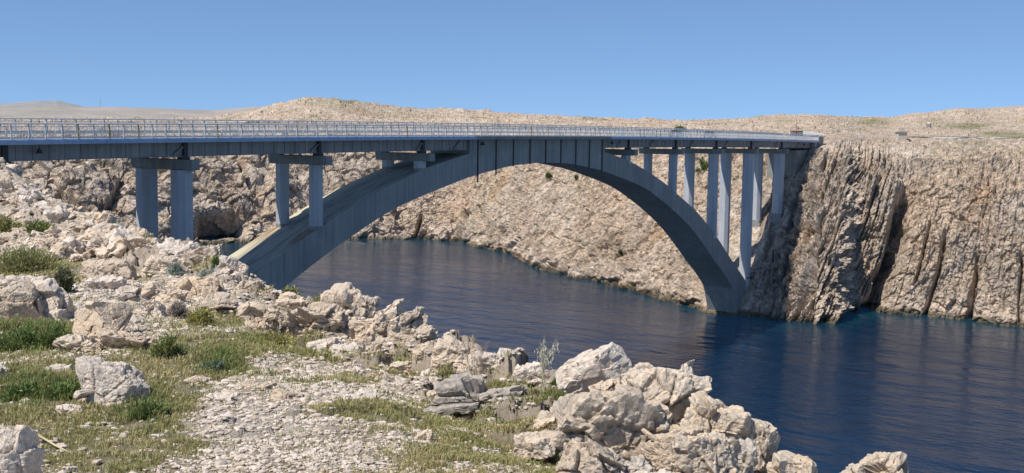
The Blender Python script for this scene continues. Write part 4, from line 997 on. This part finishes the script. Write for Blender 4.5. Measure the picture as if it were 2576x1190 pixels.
for i,(a,b) in enumerate([(1360,285),(2145,300),(2455,293),(1900,300),(1740,312)]): pass
def fbase(u,v): 
    p=farpoint(u,v);return p,float(np.linalg.norm(p-CAM))
RV=Vector((RT[0],RT[1],0)).normalized()
MATS['hut']=mat_concrete('pale_plaster',(.52,.46,.37),(.60,.53,.43),.2);MATS['white']=mat_plain('white_sheet',(.78,.78,.76),.6);MATS['red']=mat_plain('red_paint',(.42,.06,.05),.6);MATS['metal']=mat_plain('grey_metal',(.22,.22,.23),.5);MATS['glass']=mat_plain('dark_glass',(.02,.025,.03),.1)
# stone hut
p,d=fbase(2262,350);root=tag(empty('stone_hut',tuple(p)),'small square pale stone hut with flat slab roof on the cliff top','hut');root.rotation_euler.z=YAW-math.pi/2+.1
s=d/F;m=MB();m.box(-11*s,11*s,-9*s,9*s,-1.2,16*s);m.build('wall',MATS['hut'],root,bevel=.03)
m=MB();m.box(-14*s,14*s,-12*s,12*s,16*s+.003,20.5*s);m.build('roof',MATS['hut'],root,bevel=.04)
# small grey kiosk on legs
p,d=fbase(2331,318);root=tag(empty('utility_box',tuple(p)),'small dark grey box with a domed cap alone on the far plain','utility box');s=d/F;m=MB();m.box(-5*s,5*s,-4*s,4*s,-.5,7.5*s);m.build('body',MATS['metal'],root);m=MB();m.prism([(-3.2*s,7.5*s),(3.2*s,7.5*s),(2*s,10*s),(.6*s,11.5*s),(-.6*s,11.5*s),(-2*s,10*s)],-3*s,3*s,'y');m.build('cap',MATS['hut'],root)
# barrier station with white canopy at the end of the bridge and red mast
s=345/F
p=at(2030,338,345);root=tag(empty('tent',tuple(p)),'low white roofed shelter at the far end of the bridge','shelter');root.rotation_euler.z=YAW-math.pi/2
m=MB();m.prism([(-40*s,0),(42*s,-1*s),(30*s,3*s),(4*s,7*s),(-12*s,6.4*s),(-36*s,2.5*s)],-3,3,'y');m.build('roof',MATS['white'],root)
m=MB()
for x,y in ((-30,-2.5),(30,-2.5),(-30,2.5),(30,2.5)): m.box(x*s-.06,x*s+.06,y-.06,y+.06,-3.2,.2)
m.build('support_frame',MATS['metal'],root)
p=at(2004,332,338);m=MB();m.box(-13*s,13*s,-1.2,1.2,-2.2,2*s);o=m.build('container',MATS['metal'],bevel=.05);o.location=tuple(p);o.rotation_euler.z=YAW-math.pi/2
m=MB();m.box(-13.6*s,13.6*s,-1.3,1.3,2*s+.003,3*s);m.build('roof',MATS['dark'],o);tag(o,'dark grey flat cabin in front of the white roofed shelter','cabin')
p=at(2003,332,334);o=tag(empty('warning_mast',tuple(p)),'thin red and grey mast rising beside the dark cabin','mast')
m=MB();m.tube([(0,0,-2.2),(0,0,31*s)],[.13,.07],6);m.build('pole',MATS['red'],o);m=MB();m.box(-1.1,1.6,-.08,.08,-.25,-.08);m.build('barrier_arm',MATS['red'],o);m=MB();m.tube([(1.1,0,-1),(1.1,0,1.3)],.07,6);m.tube([(1.1,0,1.3),(1.1,0,1.6)],[.3,.2],8);m.build('lamp',MATS['metal'],o)
# cars on the bridge deck and road beyond
def car(x,y,label,colr,sc_=1.):
    z=zb(x)+.505;root=tag(empty('car',(x,y,z)),label,'car');mp=mat_plain('car_paint_'+label.split()[0],colr,.25,.3,.03)
    m=MB();m.prism([(-2.1,.3),(2.1,.3),(2.15,.7),(1.9,.88),(1.0,.98),(-1.6,.98),(-2.1,.9)],-.85,.85,'y');m.build('body',mp,root,bevel=.05)
    m=MB();m.prism([(-1.6,.985),(.95,.985),(.35,1.42),(-1.25,1.45)],-.74,.74,'y');m.build('cabin_glass',MATS['glass'],root,bevel=.04)
    m=MB();m.prism([(-1.22,1.455),(.32,1.425),(.25,1.48),(-1.1,1.52)],-.7,.7,'y');m.build('roof',mp,root)
    for wx in (-1.3,1.35):
        for wy in (-.8,.8):
            m=MB();m.prism([(wx+.32*math.cos(t),.32+.32*math.sin(t)) for t in np.linspace(0,2*math.pi,15)[:-1]],wy-.1,wy+.1,'y');m.build('wheel',MATS['dark'],root)
car(84,1.8,'dark car crossing near the right end of the bridge',(.05,.055,.065));car(65.5,1.8,'black small car half hidden by the railing left of the other one',(.02,.02,.022))
# leaning pole, lattice pylon
p,d=fbase(1738,306);s=d/F;m=MB();m.tube([(0,0,-.5),tuple(RV*(7*s)+Vector((0,0,11*s)))],[.16,.1],6);o=m.build('leaning_pole',MATS['metal']);o.location=tuple(p);tag(o,'thin leaning pole standing on the skyline above the arch','pole')
p=at(252,276,2150);s=2150/F;o=tag(empty('lattice_mast',tuple(p)),'tall faint lattice mast on the distant hills at the left','mast')
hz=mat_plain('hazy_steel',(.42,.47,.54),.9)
for q in (-1,1):
    m=MB();m.tube([(RV*(q*1.6*s)).to_tuple(),tuple(RV*(q*.4*s)+Vector((0,0,27*s)))],.26,4);m.build('leg',hz,o)
m=MB()
for k in range(9): 
    a=k*3*s;m.tube([tuple(RV*(-1.6*s+k*.13*s)+Vector((0,0,a))),tuple(RV*(1.45*s-k*.13*s)+Vector((0,0,a+3*s)))],.25,4)
m.build('bracing',hz,o)
# white bird-like pale stone by the water, fence posts by the road
p,d=fbase(1488,671);s=d/F;tag(rock_obj('rock',77,tuple(p),(12*s,8*s,5*s),MATS['white'],0,sub=4),'white block on the rocks just above the far waterline','rock')
for u_,v_ in ((2533,337),(2562,336),(2572,334),(2504,338)):
    p,d=fbase(u_,v_);m=MB();m.tube([(0,0,-.4),(0,0,1.9)],.09,5);m.box(-.35,.35,-.03,.03,1.5,2.0);o=m.build('marker_post',MATS['metal']);o.location=tuple(p);tag(o,'small grey marker post beside the road at the right edge','post',group='marker posts along the far road')
# road on the far plateau, draped on the terrain with a pale shoulder
from mathutils.bvhtree import BVHTree
bv=BVHTree.FromPolygons([tuple(x) for x in FV[::3,420:,:].reshape(-1,3)],[tuple(f) for f in gridfaces(FV[::3,420:].shape[0],FV.shape[1]-420)])
def drape(x,y):
    h=bv.ray_cast(Vector((x,y,200)),Vector((0,0,-1)));return h[0].z if h[0] else 41.
def roadstrip(name,pts,off,w_,mat,dz):
    C=[Vector(p) for p in pts];P=[]
    for i in range(len(C)-1):
        for t in np.linspace(0,1,14)[:-1]:P.append(C[i].lerp(C[i+1],t))
    P.append(C[-1]);V=[];Fs=[];zz=[]
    for i,p in enumerate(P):
        d=(P[min(i+1,len(P)-1)]-P[max(i-1,0)]);d.z=0;d.normalize();nn=Vector((d.y,-d.x,0));c=p+nn*off
        zz.append(max(drape(*(c+nn*q)[:2]) for q in (-w_/2,-w_/4,0,w_/4,w_/2)))
        V.append((c-nn*w_/2));V.append((c+nn*w_/2))
    zz=np.convolve(np.pad(zz,4,mode='edge'),np.ones(9)/9,'valid')
    for i in range(len(P)): V[2*i].z=V[2*i+1].z=zz[i]+dz
    n=len(V);V2=V+[v-Vector((0,0,3.)) for v in V]
    for i in range(len(P)-1):
        a=2*i;Fs+=[(a,a+2,a+3,a+1),(a,a+n,a+2+n,a+2),(a+1,a+3,a+3+n,a+1+n)]
    me=bpy.data.meshes.new(name);me.from_pydata([tuple(v) for v in V2],[],Fs);me.update();return tag(link(name,me,None,mat),kind='structure')
rp=[at(u_,v_,d_) for u_,v_,d_ in ((2290,352,378),(2350,350,395),(2420,347,420),(2500,343.5,455),(2600,340.5,500),(2800,338,600))]
MATS['old_asph']=mat_plain('old_asphalt',(.15,.15,.145),.9,sc_=2);roadstrip('road',rp,0,9,MATS['old_asph'],.3)
MATS['shoulder']=mat_plain('road_gravel',(.66,.62,.56),.95);roadstrip('road_shoulder',rp[:4],8.5,8.,MATS['shoulder'],.27)
# flight of concrete steps down the rock beside the piers
sp=[(2062,372),(2040,420),(2014,470),(1995,520),(1985,570),(1975,620)]
root=None
pp=[farpoint(a,b) for a,b in sp];root=tag(empty('rock_staircase',tuple(pp[0])),'narrow concrete staircase running down the shaded rock beside the piers','staircase')
m=MB()
for i in range(len(pp)-1):
    for t in np.linspace(0,1,15)[:-1]:
        q=pp[i]*(1-t)+pp[i+1]*t-pp[0];q=q-FH*.5;dx=.4
        c=[q-RT*dx-FH*.5,q+RT*dx-FH*.5,q+RT*dx+FH*1.2,q-RT*dx+FH*1.2]
        m.add([tuple(x+np.array([0,0,.1])) for x in c]+[tuple(x) for x in c],[(0,1,2,3),(4,7,6,5),(0,4,5,1),(1,5,6,2),(2,6,7,3),(3,7,4,0)])
m.build('steps',MATS['conc'],root)
# access platform with handrail at the pier foot
q=np.array([99.6,-3.,9.0]);root=tag(empty('access_platform',tuple(q)),'thin steel walkway with handrail at the foot of the pier beside the arch base','walkway')
m=MB();m.box(-4.0,9,-1.6,-.6,-.75,-.62);m.build('deck',MATS['dark'],root)
m=MB()
for z_ in (.1,.5): m.tube([(-4,-1.6,z_-.2),(9,-1.6,z_+1.2)],.04,5)
for x in (-4,-1.4,1.2,3.8,6.4,9): m.tube([(x,-1.6,-.7),(x,-1.6,.35+(x+4)*.1)],.04,5)
m.build('handrail',MATS['dark'],root)

log('done')
